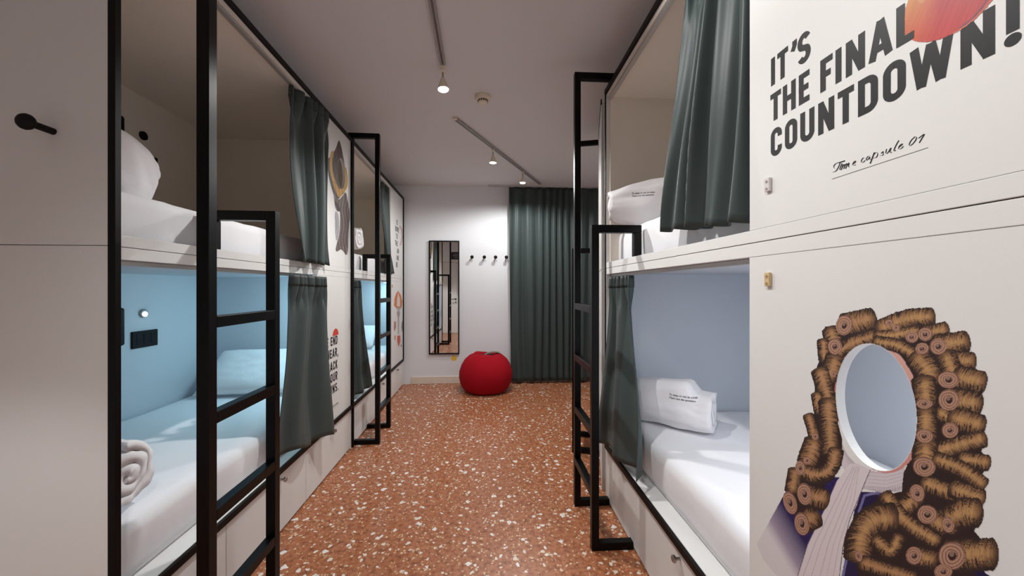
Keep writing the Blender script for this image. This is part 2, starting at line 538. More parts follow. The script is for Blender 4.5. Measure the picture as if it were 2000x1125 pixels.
def arc(cx, cy, rx, ry, a0, a1, n=10):
    return [(cx + rx * math.cos(R(a0 + (a1 - a0) * i / n)), cy + ry * math.sin(R(a0 + (a1 - a0) * i / n))) for i in range(n + 1)]

def glyph(ch, w, h, t):
    """bold condensed capitals as stroke centre lines: list of (points, closed)"""
    a, b, c, d = t / 2, w - t / 2, t / 2, h - t / 2
    r = min(w / 2 - t / 2, h * .22)
    mx, my = w / 2, h / 2
    S = []
    if ch == 'I': S = [([(mx, 0), (mx, h)], 0)]
    elif ch == 'T': S = [([(mx, 0), (mx, h)], 0), ([(0, d), (w, d)], 0)]
    elif ch == 'H': S = [([(a, 0), (a, h)], 0), ([(b, 0), (b, h)], 0), ([(a, my), (b, my)], 0)]
    elif ch == 'E': S = [([(a, 0), (a, h)], 0), ([(0, c), (w, c)], 0), ([(0, d), (w, d)], 0), ([(0, my), (w * .9, my)], 0)]
    elif ch == 'F': S = [([(a, 0), (a, h)], 0), ([(0, d), (w, d)], 0), ([(0, my), (w * .85, my)], 0)]
    elif ch == 'L': S = [([(a, 0), (a, h)], 0), ([(0, c), (w, c)], 0)]
    elif ch == 'N': S = [([(a, 0), (a, h)], 0), ([(b, 0), (b, h)], 0), ([(a, h - t * .2), (b, t * .2)], 0)]
    elif ch == 'A': S = [([(a * .8, 0), (mx, h)], 0), ([(w - a * .8, 0), (mx, h)], 0), ([(w * .22, h * .27), (w * .78, h * .27)], 0)]
    elif ch == 'W': S = [([(a * .7, h), (w * .27, 0)], 0), ([(w * .27, 0), (mx, h * .95)], 0), ([(mx, h * .95), (w * .73, 0)], 0), ([(w * .73, 0), (w - a * .7, h)], 0)]
    elif ch == 'Y': S = [([(mx, 0), (mx, h * .45)], 0), ([(a, h), (mx, h * .42)], 0), ([(b, h), (mx, h * .42)], 0)]
    elif ch == 'K': S = [([(a, 0), (a, h)], 0), ([(b, h), (a, h * .42)], 0), ([(w * .42, h * .58), (b, 0)], 0)]
    elif ch == 'O': S = [(arc(b - r, d - r, r, r, 90, 0, 8) + arc(b - r, c + r, r, r, 0, -90, 8) + arc(a + r, c + r, r, r, -90, -180, 8) + arc(a + r, d - r, r, r, 180, 90, 8), 1)]
    elif ch == 'C': S = [([(b, h * .66)] + arc(b - r, d - r, r, r, 0, 90, 8) + arc(a + r, d - r, r, r, 90, 180, 8) + arc(a + r, c + r, r, r, 180, 270, 8) + arc(b - r, c + r, r, r, -90, 0, 8) + [(b, h * .34)], 0)]
    elif ch == 'G': S = [([(b, h * .66)] + arc(b - r, d - r, r, r, 0, 90, 8) + arc(a + r, d - r, r, r, 90, 180, 8) + arc(a + r, c + r, r, r, 180, 270, 8) + arc(b - r, c + r, r, r, -90, 0, 8) + [(b, h * .5), (mx, h * .5)], 0)]
    elif ch == 'U': S = [([(a, h)] + arc(a + r, c + r, r, r, 180, 270, 8) + arc(b - r, c + r, r, r, -90, 0, 8) + [(b, h)], 0)]
    elif ch == 'D': S = [([(a, c)] + arc(b - r, c + r, r, r, -90, 0, 8) + arc(b - r, d - r, r, r, 0, 90, 8) + [(a, d)], 1), ([(a, 0), (a, h)], 0)]
    elif ch == 'S':
        r2 = (h - t) / 4
        rx = w / 2 - t / 2
        S = [(arc(mx, d - r2, rx, r2, 25, 90, 6) + arc(mx, d - r2, rx, r2, 90, 235, 10)[1:] + [(mx, my)] + arc(mx, c + r2, rx, r2, 55, -90, 10) + arc(mx, c + r2, rx, r2, -90, -155, 6)[1:], 0)]
    elif ch in 'BRP':
        rr = (d - my) / 2
        top = [(a, d)] + arc(b - rr, d - rr, rr, rr, 90, -90, 10) + [(a, my)]
        S = [([(a, 0), (a, h)], 0), (top, 0)]
        if ch == 'B':
            rb = (my - c) / 2
            S.append(([(a, my)] + arc(b - rb, c + rb, rb, rb, 90, -90, 10) + [(a, c)], 0))
        if ch == 'R': S.append(([(w * .45, my), (b, 0)], 0))
    elif ch == "'": S = [([(mx + t * .45, h), (mx + t * .45, h - t * .9), (mx + t * .0, h - t * 1.8)], 0)]
    elif ch == '.': S = [([(mx, 0), (mx, t * 1.05)], 0)]
    elif ch == ',': S = [([(mx, t), (mx, 0), (mx - t * .4, -t * .8)], 0)]
    elif ch == '!': S = [([(mx, h * .27), (mx, h)], 0)]
    elif ch == '?': S = [(arc(mx, d - rx_(w, t), rx_(w, t), rx_(w, t), 180, -40, 12) + [(mx, h * .42), (mx, h * .28)], 0), ([(mx, 0), (mx, t)], 0)]
    return S

def rx_(w, t): return w / 2 - t / 2

def letter(bm, ch, u_left, w, z0, h, t, off, flip=1.0):
    """lays a glyph on a panel; flip = -1 where local y runs right to left for the reader"""
    for n_, (pts, cl) in enumerate(glyph(ch, w, h, t)):
        ribbon(bm, pts, t, lambda p: Vector((off + n_ * .00006, u_left + flip * p.x, z0 + p.y)), bool(cl))
    if ch == '!':
        lathe_disc(bm, off, u_left + flip * w / 2, z0 + t * .62, t * .66)

def lathe_disc(bm, off, u, z, r, n=20, rz=None):
    vs = [bm.verts.new((off, u + r * math.cos(2 * math.pi * i / n), z + (rz or r) * math.sin(2 * math.pi * i / n))) for i in range(n)]
    bm.faces.new(vs)

WID = {'I': .32, "'": .3, '.': .3, ',': .3, ' ': .36, 'W': 1.0, 'A': .78, 'N': .72, 'T': .62, 'E': .56, 'F': .54, 'L': .5, 'Y': .72}
def text_run(bm, s, u_right, z0, h, t, off, flip=1.0, wsc=1.0):
    """sets a word run that ends at u_right"""
    gap = h * .16 * wsc
    tot = sum(WID.get(c, .66) * h * wsc + gap for c in s) - gap
    u = u_right - flip * tot
    for c in s:
        w = WID.get(c, .66) * h * wsc
        if c != ' ': letter(bm, c, u, w, z0, h, t, off, flip)
        u += flip * (w + gap)

# ------------------------------------------------------------------ bunk bed capsules
L_U = 2.02           # length of one unit
W_U = 1.04           # inner depth
H_U = 2.61
U_OPEN = 1.315       # the opening ends here, the poster panel begins

def panel_with_hole(u0, u1, z0, z1, x0, x1, hole):
    bm = bmesh.new()
    hu, hz, ru, rz = hole
    angs = [2 * math.pi * i / 96 for i in range(96)]
    for cu, cz in ((u0, z0), (u1, z0), (u1, z1), (u0, z1)):
        angs.append(math.atan2(cz - hz, cu - hu) % (2 * math.pi))
    angs = sorted(set(angs))
    rings = {}
    for x in (x0, x1):
        inn, out = [], []
        for a in angs:
            ca, sa = math.cos(a), math.sin(a)
            k = 1 / math.sqrt((ca / ru) ** 2 + (sa / rz) ** 2)
            inn.append(bm.verts.new((x, hu + ca * k, hz + sa * k)))
            ts = []
            if ca > 1e-9: ts.append((u1 - hu) / ca)
            if ca < -1e-9: ts.append((u0 - hu) / ca)
            if sa > 1e-9: ts.append((z1 - hz) / sa)
            if sa < -1e-9: ts.append((z0 - hz) / sa)
            k = min(ts)
            out.append(bm.verts.new((x, hu + ca * k, hz + sa * k)))
        rings[x] = (inn, out)
    n = len(angs)
    for i in range(n):
        j = (i + 1) % n
        for x in (x0, x1):
            a, b = rings[x]
            bm.faces.new((a[i], a[j], b[j], b[i]))
        for q in (0, 1):
            a, b = rings[x0][q], rings[x1][q]
            bm.faces.new((a[i], a[j], b[j], b[i]))
    return bm

def make_bunk(MW, label, upper_hole=None, lower_hole=None, led=False, proud=.017):
    root = empty('bunk_bed', MW)
    tag(root, label, 'bunk bed', 'capsule bunk beds along the aisle')
    L, W = L_U, W_U
    P = lambda n, b, m: finish(n, b, M[m], root)
    # carcass
    for (ua, ub, inner) in ((0.0, .015, (.015, .03)), (L - .015, L - .002, (L - .05, L - .015))):
        P('end_panel', bx(-W, 0, ua, ub, 0, 1.4755, .0012), 'laminate')
        P('end_panel', bx(-W, 0, ua, ub, 1.4775, H_U, .0012), 'laminate')
        P('end_lining', bx(-W, -.021, inner[0], inner[1], .366, 1.437), 'blue')
        P('end_lining', bx(-W, -.021, inner[0], inner[1], 1.4775, 2.562), 'greige')
    P('back_lining', bx(-W - .018, -W, .0, L - .002, 0, 1.4765), 'blue')
    P('back_lining', bx(-W - .018, -W, .0, L - .002, 1.477, H_U), 'greige')
    P('ceiling_lining', bx(-W, -.004, .03, L - .05, 2.562, 2.58), 'greige')
    P('roof_board', bx(-W, 0, .016, L - .016, 2.581, H_U), 'laminate')
    P('bed_base', bx(-W, -.001, .016, L - .016, .336, .366, .001), 'laminate')
    bb = P('bed_base', bx(-W, -.021, .016, L - .016, 1.437, 1.476), 'blue')
    P('guard_board', bx(-.02, 0, .018, L - .02, 1.4375, 1.4755, .001), 'laminate')
    P('guard_board', bx(-.02, .0015, .018, L - .02, 1.4775, 1.512, .001), 'laminate')
    # drawers
    segs = ((.018, .498), (.502, 1.218), (1.222, L - .02))
    for i, (a, b) in enumerate(segs):
        d = P('drawer', bx(-.6, 0, a, b, .012, .334, .0015), 'laminate')
        if i:
            uc = .93 if i == 1 else 1.62
            bm = bmesh.new()
            lathe(bm, [(.006, 0), (.006, .018), (.013, .02), (.014, .028), (.010, .032)], 18, aim((0, uc, .296), (1, 0, 0)))
            tag(finish('drawer_knob', bm, M['steel'], d, smooth=False), 'small steel knob')
    # black metal frame round the whole front
    bm = bmesh.new()
    box(bm, -.004, proud, -.001, .012 if proud < .01 else .018, 0.0 if proud > .01 else .335, H_U, .0008); box(bm, -.0, .014, L - .019, L - .001, .335, H_U, .001)
    box(bm, -.0, .014, .018, L - .019, .335, .365, .001); box(bm, -.0, .014, .018, L - .019, H_U - .028, H_U, .001)
    P('front_frame', bm, 'trim')
    # poster panels
    up = (U_OPEN, L - .02, 1.513, H_U - .029); lo = (U_OPEN, L - .02, .366, 1.4365)
    panels = []
    for q, hole in ((up, upper_hole), (lo, lower_hole)):
        if hole: bm = panel_with_hole(q[0], q[1], q[2], q[3], -.020, 0, hole)
        else: bm = bx(-.020, 0, q[0], q[1], q[2], q[3], .001)
        panels.append(P('poster_panel', bm, 'laminate'))
    # curtain rails
    P('curtain_rail', bx(-.048, -.024, .03, U_OPEN - .002, 1.421, 1.4365, .001), 'alu')
    P('curtain_rail', bx(-.030, -.006, .03, U_OPEN - .002, 2.546, 2.5615, .001), 'alu')
    # latches that hold the poster panels
    for z, mt in ((1.605, 'clearp'), (1.355, 'beigep')):
        bm = bmesh.new()
        box(bm, .001, .008, U_OPEN + .066, U_OPEN + .083, z, z + .036, .001)
        lathe(bm, [(.003, 0), (.003, .005)], 10, aim((.007, U_OPEN + .074, z + .028), (1, 0, 0)))
        lathe(bm, [(.003, 0), (.003, .005)], 10, aim((.007, U_OPEN + .074, z + .009), (1, 0, 0)))
        tag(P('panel_latch', bm, mt), 'small %s plastic latch' % ('frosted' if mt == 'clearp' else 'beige'))
    # bedside fittings on the back lining of both levels
    for dz, on in ((0, led), (1.125, False)):
        pl = P('switch_plate', bx(-W, -W + .012, 1.24, 1.415, .975 + dz, 1.08 + dz, .002), 'plastic')
        bm = bmesh.new()
        for k in range(3):
            uu = 1.265 + k * .05
            box(bm, -W + .0121, -W + .014, uu, uu + .036, .995 + dz, 1.06 + dz, .0008)
        finish('switch_key', bm, M['plastic'], pl)
        bm = bmesh.new()
        lathe(bm, [(.027, 0), (.027, .010), (.022, .014)], 28, aim((-W, 1.32, 1.19 + dz), (1, 0, 0)))
        rl = P('reading_light', bm, 'steel' if on else 'plastic')
        bm = bmesh.new()
        lathe(bm, [(.015, 0), (.015, .003), (.010, .007), (.003, .009)], 24, aim((-W + .0142, 1.32, 1.184 + dz), (1, 0, 0)))
        finish('light_lens', bm, M['led'] if on else M['plastic'], rl)
        P('wall_pocket', bx(-W, -W + .05, 1.0, 1.155, 1.01 + dz, 1.235 + dz, .014), 'plastic')
    return root, panels

ROT_L = R(0.64)
ML = Matrix.Rotation(ROT_L, 4, 'Z')
MR = Matrix.Rotation(-ROT_L, 4, 'Z')
XA, YA = -1.109, 1.185
M_L1 = ML @ Matrix.Translation((XA, YA, 0))
M_L2 = ML @ Matrix.Translation((XA, YA + L_U + .002, 0))
M_R1 = MR @ Matrix.Translation((.735, 2.32, 0)) @ Matrix.Rotation(math.pi, 4, 'Z')

# cut-outs read on the panels
def ell(MW, xl, xr, yt, yb):
    ua, _ = hit_plane(xl, (yt + yb) / 2, MW); ub, _ = hit_plane(xr, (yt + yb) / 2, MW)
    uc = (ua + ub) / 2
    pm = project(MW @ Vector((0, uc, 1.0)))[0]
    _, za = hit_plane(pm, yt, MW); _, zb = hit_plane(pm, yb, MW)
    return (uc, (za + zb) / 2, abs(ua - ub) / 2, abs(za - zb) / 2)
HOLE_R = ell(M_R1, 1633, 1790, 672, 914)
HOLE_L = ell(M_L1, 659.5, 674, 310, 369)

bunk_l1, pan_l1 = make_bunk(M_L1, 'nearest bunk bed on the left, blue glow in its lower berth', upper_hole=HOLE_L, led=True)
bunk_l2, pan_l2 = make_bunk(M_L2, 'bunk bed on the left beside the far wall with orange mushroom poster', led=True)
bunk_r1, pan_r1 = make_bunk(M_R1, 'bunk bed on the right with the curly wig portrait panel', lower_hole=HOLE_R, proud=.006)

# ------------------------------------------------------------------ artwork: wig portrait (right bunk, lower panel)
def Pc(cx, cy): return (1460 + .50233 * cx, 560 + .50233 * cy)
def PP(l): return [Pc(*p) for p in l]
cv = Canvas(1465, 590, 1965, 1420, 2.0)
def coat_fn(X, Y, m):
    n = hash1(np.floor(X / 3) * 7 + np.floor(Y / 4) * 13)
    f = np.clip(((X - 1470) * .62 - (Y - 1010) * .36) / 38 - .2, 0, 1)
    c = np.array(lin((38, 30, 84))) * (.75 + .5 * n)[..., None]
    c = c * f[..., None] + np.array(lin((188, 176, 192))) * (1 - f)[..., None]
    return c, m * np.clip(f * 2 + .35, 0, 1)
cv.poly(PP([(140, 810), (75, 930), (35, 1000), (60, 1060), (120, 1130), (160, 1300), (200, 1500), (260, 1500), (230, 1130), (250, 980), (300, 880), (360, 740), (300, 740), (200, 800)]), (38, 30, 84), fn=coat_fn)
cv.poly(PP([(430, 795), (540, 800), (640, 900), (700, 1100), (890, 1085), (945, 1125), (980, 1300), (940, 1500), (330, 1500), (365, 1125), (390, 1000)]), (32, 26, 66))
for k in range(26):
    x = 380 + 22 * k
    cv.stroke(PP([(x, 1130 + 12 * (k % 3)), (x - 10, 1320), (x - 18, 1480)]), 1.6, (62, 56, 112), .5)
cv.stroke(PP([(530, 795), (455, 812), (425, 900), (395, 1010), (372, 1125), (340, 1490)]), 5.0, (112, 108, 158))
cv.stroke(PP([(360, 760), (300, 880), (240, 1010), (200, 1130)]), 4.0, (128, 122, 160), .8)
cv.poly(PP([(362, 595), (385, 650), (430, 695), (500, 718), (560, 718), (612, 700), (614, 778), (590, 795), (520, 800), (450, 785), (390, 730), (360, 690)]), (206, 196, 202))
for k in range(7):
    y = 700 + 14 * k
    cv.stroke(PP([(470, y + 20), (540, y + 26), (606, y + 8)]), 1.0, (150, 138, 150), .6)
    cv.stroke(PP([(366 + 4 * k, 610 + 14 * k), (392 + 5 * k, 660 + 10 * k), (420 + 6 * k, 690 + 8 * k)]), .9, (150, 138, 150), .5)
for k in range(22):
    x = 448 + 7.2 * k
    cv.stroke(PP([(x, 772 + 10 * math.sin(k / 22 * math.pi)), (x + 1, 792 + 8 * math.sin(k / 22 * math.pi))]), 1.0, (110, 98, 112), .7)
cv.poly(PP([(395, 690), (430, 686), (478, 712), (445, 790), (425, 850), (398, 905), (372, 1010), (358, 1125), (330, 1480), (170, 1480), (195, 1125), (235, 1000), (300, 865), (345, 760)]), (214, 204, 208))
for dx, w in ((-70, 1.6), (-38, 1.2), (-4, 1.6), (22, 1.0), (48, 1.4)):
    cv.stroke(PP([(425 + dx * .2, 700), (385 + dx * .6, 830), (318 + dx * .8, 1000), (285 + dx, 1130), (262 + dx, 1470)]), w, (150, 138, 150), .5)
cv.stroke(PP([(345, 760), (300, 865), (235, 1000), (195, 1125)]), 1.6, (96, 86, 110)); cv.stroke(PP([(478, 712), (445, 790), (398, 905), (372, 1010), (358, 1125)]), 1.6, (96, 86, 110))
# wig base
sil_l = [(495, 185), (470, 110), (415, 92), (360, 115), (345, 150), (300, 155), (292, 200), (272, 240), (280, 285), (255, 345), (262, 400), (252, 440), (262, 490), (232, 510), (232, 570), (245, 595), (212, 620), (210, 670), (188, 700), (155, 720), (155, 790), (145, 820), (165, 875), (190, 890), (190, 935), (220, 955), (262, 935), (270, 860), (296, 855), (300, 800), (300, 770), (335, 750), (362, 690), (368, 640), (368, 590), (350, 520), (345, 430), (360, 330), (400, 260), (450, 230), (495, 225)]
sil_r = [(495, 185), (545, 135), (620, 100), (690, 98), (716, 135), (762, 152), (775, 182), (828, 188), (848, 240), (872, 270), (878, 312), (905, 338), (908, 378), (885, 410), (896, 450), (892, 490), (906, 520), (902, 565), (916, 600), (912, 640), (930, 665), (926, 712), (914, 730), (914, 790), (900, 850), (886, 870), (892, 915), (884, 950), (925, 1000), (945, 1065), (940, 1085), (890, 1095), (880, 1150), (440, 1150), (412, 1050), (408, 950), (435, 885), (520, 815), (600, 795), (608, 720), (640, 650), (655, 560), (655, 430), (640, 340), (590, 270), (530, 230), (495, 225)]
cv.poly(PP(sil_l), (46, 34, 34)); cv.poly(PP(sil_r), (46, 34, 34))
# skin edge round the cut-out
def skin_fn(X, Y, m):
    f = np.clip((X - 1640) / 150, 0, 1)[..., None] * .5 + np.clip((820 - Y) / 150, 0, 1)[..., None] * .5
    return np.array(lin((214, 172, 160))) * f + np.array(lin((186, 104, 98))) * (1 - f), m
ring_pts = []
for t in range(60):
    a = t / 60 * 2 * math.pi
    ring_pts.append(project(M_R1 @ Vector((0, HOLE_R[0] + .003 + (HOLE_R[2] + .006) * math.cos(a), HOLE_R[1] + .004 + (HOLE_R[3] + .006) * math.sin(a)))))
cv.poly(ring_pts, (205, 150, 140), fn=skin_fn)
G1 = (208, 166, 110); G2 = (198, 152, 110)
curls = [  # centre line, half width (crop units)
    ([(380, 148), (480, 128)], 46), ([(345, 262), (400, 222), (492, 192)], 27), ([(322, 170), (342, 232)], 33), ([(292, 212), (298, 280)], 23),
    ([(340, 280), (318, 350)], 38), ([(280, 330), (318, 450)], 33), ([(268, 420), (280, 485)], 22), ([(312, 450), (318, 560), (322, 640)], 36),
    ([(236, 502), (262, 590)], 21), ([(258, 605), (232, 680)], 40), ([(205, 712), (270, 742), (330, 712), (345, 640)], 30), ([(185, 716), (172, 790)], 28),
    ([(225, 808), (298, 830)], 40), ([(215, 920), (262, 895)], 44),
    ([(520, 165), (610, 125), (712, 118)], 36), ([(500, 196), (580, 190), (660, 170)], 22), ([(500, 215), (580, 225), (660, 272)], 24),
    ([(690, 184), (770, 168)], 31), ([(742, 230), (845, 215)], 42), ([(800, 290), (872, 290)], 36), ([(770, 270), (800, 345)], 42), ([(820, 355), (908, 372)], 44),
    ([(660, 275), (690, 310), (712, 362)], 46), ([(685, 368), (692, 450)], 44), ([(785, 440), (892, 458)], 46), ([(745, 488), (800, 525)], 27), ([(800, 512), (905, 540)], 42),
    ([(690, 490), (690, 585)], 44), ([(745, 640), (830, 615), (915, 592)], 34), ([(690, 615), (688, 700)], 46), ([(835, 672), (932, 685)], 30), ([(735, 672), (830, 705), (915, 770)], 30),
    ([(690, 765), (800, 805)], 32), ([(800, 785), (908, 825)], 34), ([(660, 805), (605, 862)], 38), ([(765, 925), (830, 880), (888, 880)], 54),
    ([(535, 815), (600, 905), (680, 960), (735, 990)], 30), ([(560, 895), (480, 900), (435, 970), (428, 1045)], 52), ([(500, 985), (560, 1045), (590, 975)], 26),
    ([(650, 1045), (720, 1065)], 36), ([(790, 1045), (945, 1040)], 60), ([(450, 1075), (560, 1110), (640, 1135)], 30), ([(690, 880), (740, 920), (770, 940)], 34)]
for i, (pts, hw) in enumerate(curls):
    cv.curl(PP(pts), hw * .50233 * (1.14 if pts[0][0] > 480 else 1.08), seed=i * 1.37, gold=G1 if pts[0][0] > 480 else G2)
for s_ in [(376, 150, 33, 40, .2), (340, 232, 28, 32, 0), (335, 340, 10, 12, 0), (264, 582, 14, 14, 0), (232, 676, 15, 16, 0), (206, 704, 20, 29, -.2), (222, 806, 29, 44, -.15), (166, 840, 26, 47, -.3), (212, 922, 29, 46, -.2),
           (552, 140, 16, 14, 0), (578, 160, 15, 13, 0), (640, 196, 26, 23, 0), (692, 185, 28, 27, 0), (680, 241, 27, 24, 0), (742, 232, 34, 33, 0), (782, 362, 43, 34, .1), (784, 440, 42, 43, 0), (688, 455, 33, 20, 0),
           (688, 580, 34, 28, .2), (788, 558, 33, 31, 0), (688, 700, 45, 39, .2), (660, 803, 29, 36, -.3), (700, 886, 40, 37, .3), (780, 925, 24, 32, -.3), (432, 1046, 15, 24, -.2), (648, 1046, 32, 36, -.2), (796, 1046, 54, 56, .3), (762, 1108, 36, 30, 0)]:
    x, y = Pc(s_[0], s_[1])
    cv.spiral(x, y, s_[2] * .50233, s_[3] * .50233, s_[4])
o = print_mesh('wig_print', cv, M_R1, U_OPEN + .03, L_U - .03, .45, 1.36, .0009, pan_r1[1], hole=HOLE_R)
o['label'] = 'printed portrait of a curly brown wig, white cravat and navy coat around the oval cut-out'

# ------------------------------------------------------------------ artwork: slogan and red fruit (right bunk, upper panel)
cv = Canvas(1740, -330, 1990, 100, 1.2)
fr = [(1775, -3), (1768, 17), (1766, 42), (1767, 67), (1776, 77), (1791, 82.5), (1811, 83.5), (1835, 78), (1862, 67), (1887, 52), (1909, 35), (1926, 17), (1940, 0), (1958, -50), (1966, -120), (1950, -190), (1915, -240), (1870, -262), (1828, -245), (1800, -190), (1785, -120), (1780, -60)]
def fruit_fn(X, Y, m):
    l = np.clip((X - 1768 - (80 - Y) * .12) / 60, 0, 1)[..., None]
    b = np.clip((Y + 20) / 90, 0, 1)[..., None]
    n = (hash1(np.floor((X + Y * .4) / 2.5)) * .16 + .92)[..., None]
    c = np.array(lin((208, 150, 88))) * (1 - l) + np.array(lin((176, 78, 82))) * l
    c = c * (1 - b * .75) + np.array(lin((188, 58, 50))) * b * .75
    return c * n, m
cv.poly(fr, (190, 70, 60), fn=fruit_fn)
cv.stroke([(1875, 55), (1898, 38), (1918, 16), (1932, -6), (1950, -60)], 3.2, (96, 74, 88), .85)
cv.stroke([(1862, 66), (1884, 53), (1906, 35), (1925, 16), (1942, -6)], 3.0, (205, 110, 80), .9)
cv.stroke([(1800, 0), (1802, -40), (1812, -120)], 14, (214, 170, 120), .35)
fp = print_mesh('fruit_print', cv, M_R1, U_OPEN + .25, L_U - .03, 1.73, 2.1, .0010, pan_r1[0], off=.0006)
fp['label'] = 'printed red and orange fruit'

def on_r1(px, z):
    """local u on the right panel for a pixel column"""
    return hit_plane(px, 500, M_R1)[0]
bm = bmesh.new()
C6 = lambda c: 1490 + c * .24
lines = [
    (1.879, [('I', C6(68), C6(98)), ('T', C6(118), C6(205)), ("'", C6(222), C6(262)), ('S', C6(282), C6(390))]),
    (1.785, [('T', C6(62), C6(148)), ('H', C6(163), C6(268)), ('E', C6(293), C6(380)), ('F', C6(468), C6(568)), ('I', C6(592), C6(640)), ('N', C6(675), C6(832)), ('A', C6(865), C6(1052)), ('L', C6(1088), 1786)]),
    (1.692, [('C', C6(65), C6(155)), ('O', C6(180), C6(280)), ('U', C6(305), C6(420)), ('N', C6(450), C6(582)), ('T', C6(610), C6(742)), ('D', C6(775), C6(938)), ('O', C6(978), C6(1165)), ('W', 1779, 1861), ('N', 1876, 1944), ('!', 1965, 1992)])]
for z0, row in lines:
    for ch, xl, xr in row:
        ua, ub = on_r1(xl, z0), on_r1(xr, z0)
        # fruit lies over the top of L, W and N, under the foot of L
        letter(bm, ch, ua, abs(ub - ua), z0, .072, .0135, .00025 if ch in 'WN' else (.0008 if ch == 'L' else .0004), 1.0 if ub > ua else -1.0)
tag(finish('slogan_lettering', bm, M['ink'], pan_r1[0]), 'bold black slogan lettering')

# script line "Time capsule 01", traced stroke by stroke (crop units of 240x120 px on 2000x1000)
def T5(cx, cy): return (1600 + cx * .12, 240 + cy * .12)
script = [
    ([(215, 800), (250, 800), (290, 770), (330, 690), (345, 640)], 14), ([(262, 745), (240, 735), (238, 700), (270, 662), (330, 640), (420, 612)], 14), ([(300, 652), (360, 636), (420, 612), (415, 622), (360, 644), (300, 655)], 16),
    ([(372, 660), (340, 740), (335, 770), (365, 765)], 14), ([(390, 675), (362, 765)], 15), ([(378, 720), (410, 670), (425, 680), (400, 750)], 14), ([(410, 715), (450, 655), (465, 665), (430, 745)], 14), ([(470, 690), (485, 645), (490, 660), (470, 720), (500, 715)], 15),
    ([(540, 680), (590, 645), (600, 615), (575, 625), (545, 670), (555, 700), (600, 680)], 13),
    ([(740, 570), (720, 565), (690, 605), (685, 645), (715, 645), (750, 610)], 14),
    ([(830, 540), (800, 540), (765, 585), (765, 615), (795, 600), (835, 540), (815, 600), (850, 590)], 13),
    ([(900, 480), (860, 590), (830, 665)], 17), ([(885, 520), (930, 475), (960, 490), (940, 560), (900, 575), (880, 570)], 14),
    ([(1010, 500), (1050, 455), (1040, 490), (1050, 515), (1020, 535), (985, 530)], 14),
    ([(1100, 425), (1085, 480), (1090, 505), (1120, 490), (1165, 410)], 14), ([(1175, 405), (1150, 470), (1160, 490), (1185, 475)], 14),
    ([(1300, 285), (1265, 340), (1225, 420), (1215, 465), (1250, 445)], 15),
    ([(1290, 405), (1350, 360), (1365, 335), (1335, 345), (1295, 390), (1290, 430), (1330, 425), (1375, 380)], 13),
    ([(1560, 225), (1500, 280), (1465, 345), (1470, 375), (1500, 365), (1560, 305), (1590, 245), (1580, 222), (1555, 228)], 15),
    ([(1620, 250), (1730, 165), (1690, 225), (1630, 325)], 16)]
bm = bmesh.new()
def tr(p, off=.0003):
    u, z = hit_plane(p[0], p[1], M_R1)
    return Vector((off, u, z))
for pts, w in script:
    p2 = chaikin([T5(*p) for p in pts], 3)
    ribbon(bm, p2, w * .12, lambda q: tr((q.x, q.y)), nib=(-.42, .91))
ribbon(bm, [T5(210, 915), T5(1775, 402)], .9, lambda q: tr((q.x, q.y)))
tag(finish('caption_lettering', bm, M['ink'], pan_r1[0]), 'small black script caption with underline')

# ------------------------------------------------------------------ artwork on the left bunks
cv = Canvas(615, 255, 700, 505, 3.0)
q = lambda l: [(620 + a * .24, 250 + b * .24) for a, b in l]
def smooth(l, n=2):
    for _ in range(n):
        o_ = []
        for a, b in zip(l, l[1:] + l[:1]):
            o_.append((a[0] * .75 + b[0] * .25, a[1] * .75 + b[1] * .25)); o_.append((a[0] * .25 + b[0] * .75, a[1] * .25 + b[1] * .75))
        l = o_
    return l
def wash(base, amt, sc):
    def fn(X, Y, m):
        n = hash1(np.floor(X * 1.3) * 3 + np.floor(Y / sc) * 17) * .5 + .5 * np.sin(X * 1.1 + np.sin(Y / 9) * 2)
        return np.array(lin(base)) * (1 + amt * (n - .4))[..., None], m
    return fn
cv.poly(smooth(q([(176, 90), (160, 130), (148, 170), (128, 200), (105, 235), (85, 245), (78, 300), (88, 380), (108, 470), (130, 540), (150, 600), (190, 560), (228, 520), (232, 400), (222, 300), (205, 200), (192, 140)])), (88, 80, 80), fn=wash((84, 74, 74), .5, 5))
cv.poly(smooth(q([(176, 90), (158, 150), (150, 200), (165, 250), (205, 250), (200, 190)])), (92, 70, 70), fn=wash((86, 62, 64), .4, 7))
cv.poly(smooth(q([(130, 520), (140, 650), (170, 690), (185, 660), (180, 860), (150, 960), (148, 1010), (175, 1000), (190, 985), (215, 1010), (232, 1040), (248, 1020), (252, 900), (256, 780), (264, 740), (262, 680), (248, 600), (232, 510), (200, 560), (165, 590)])), (120, 108, 104), fn=wash((112, 98, 94), .7, 30))
cv.poly(smooth(q([(140, 660), (172, 700), (178, 800), (168, 900), (150, 930), (142, 820)])), (168, 168, 174), fn=wash((160, 160, 166), .3, 20))
cv.poly(smooth(q([(150, 590), (185, 660), (180, 690), (150, 640), (140, 600)])), (58, 52, 54))
ringc = smooth(q([(122, 200), (108, 260), (112, 360), (135, 440), (165, 500), (180, 560), (205, 515), (232, 480), (234, 400), (222, 330)]), 0)
cv.stroke(chaikin(ringc, 3), 6.0, (176, 134, 66)); cv.stroke(chaikin(ringc, 3), 2.2, (204, 168, 96), .8)
cv.poly(smooth(q([(135, 420), (120, 430), (140, 500), (178, 580), (205, 525), (232, 500), (228, 470), (190, 500), (165, 490)])), (190, 146, 70), fn=wash((188, 144, 70), .3, 4))
for i in range(6):
    x = 190 + i * 10
    cv.stroke(chaikin(q([(x - 5, 640 + (i % 2) * 30), (x + 10, 760), (x - 6, 960)])), .9, (62, 54, 54), .7)
o = print_mesh('hooded_figure_print', cv, M_L1, U_OPEN + .02, L_U - .025, 1.56, 2.5, .0012, pan_l1[0], hole=HOLE_L)
o['label'] = 'printed grey hooded figure with a gold ring round the oval cut-out'

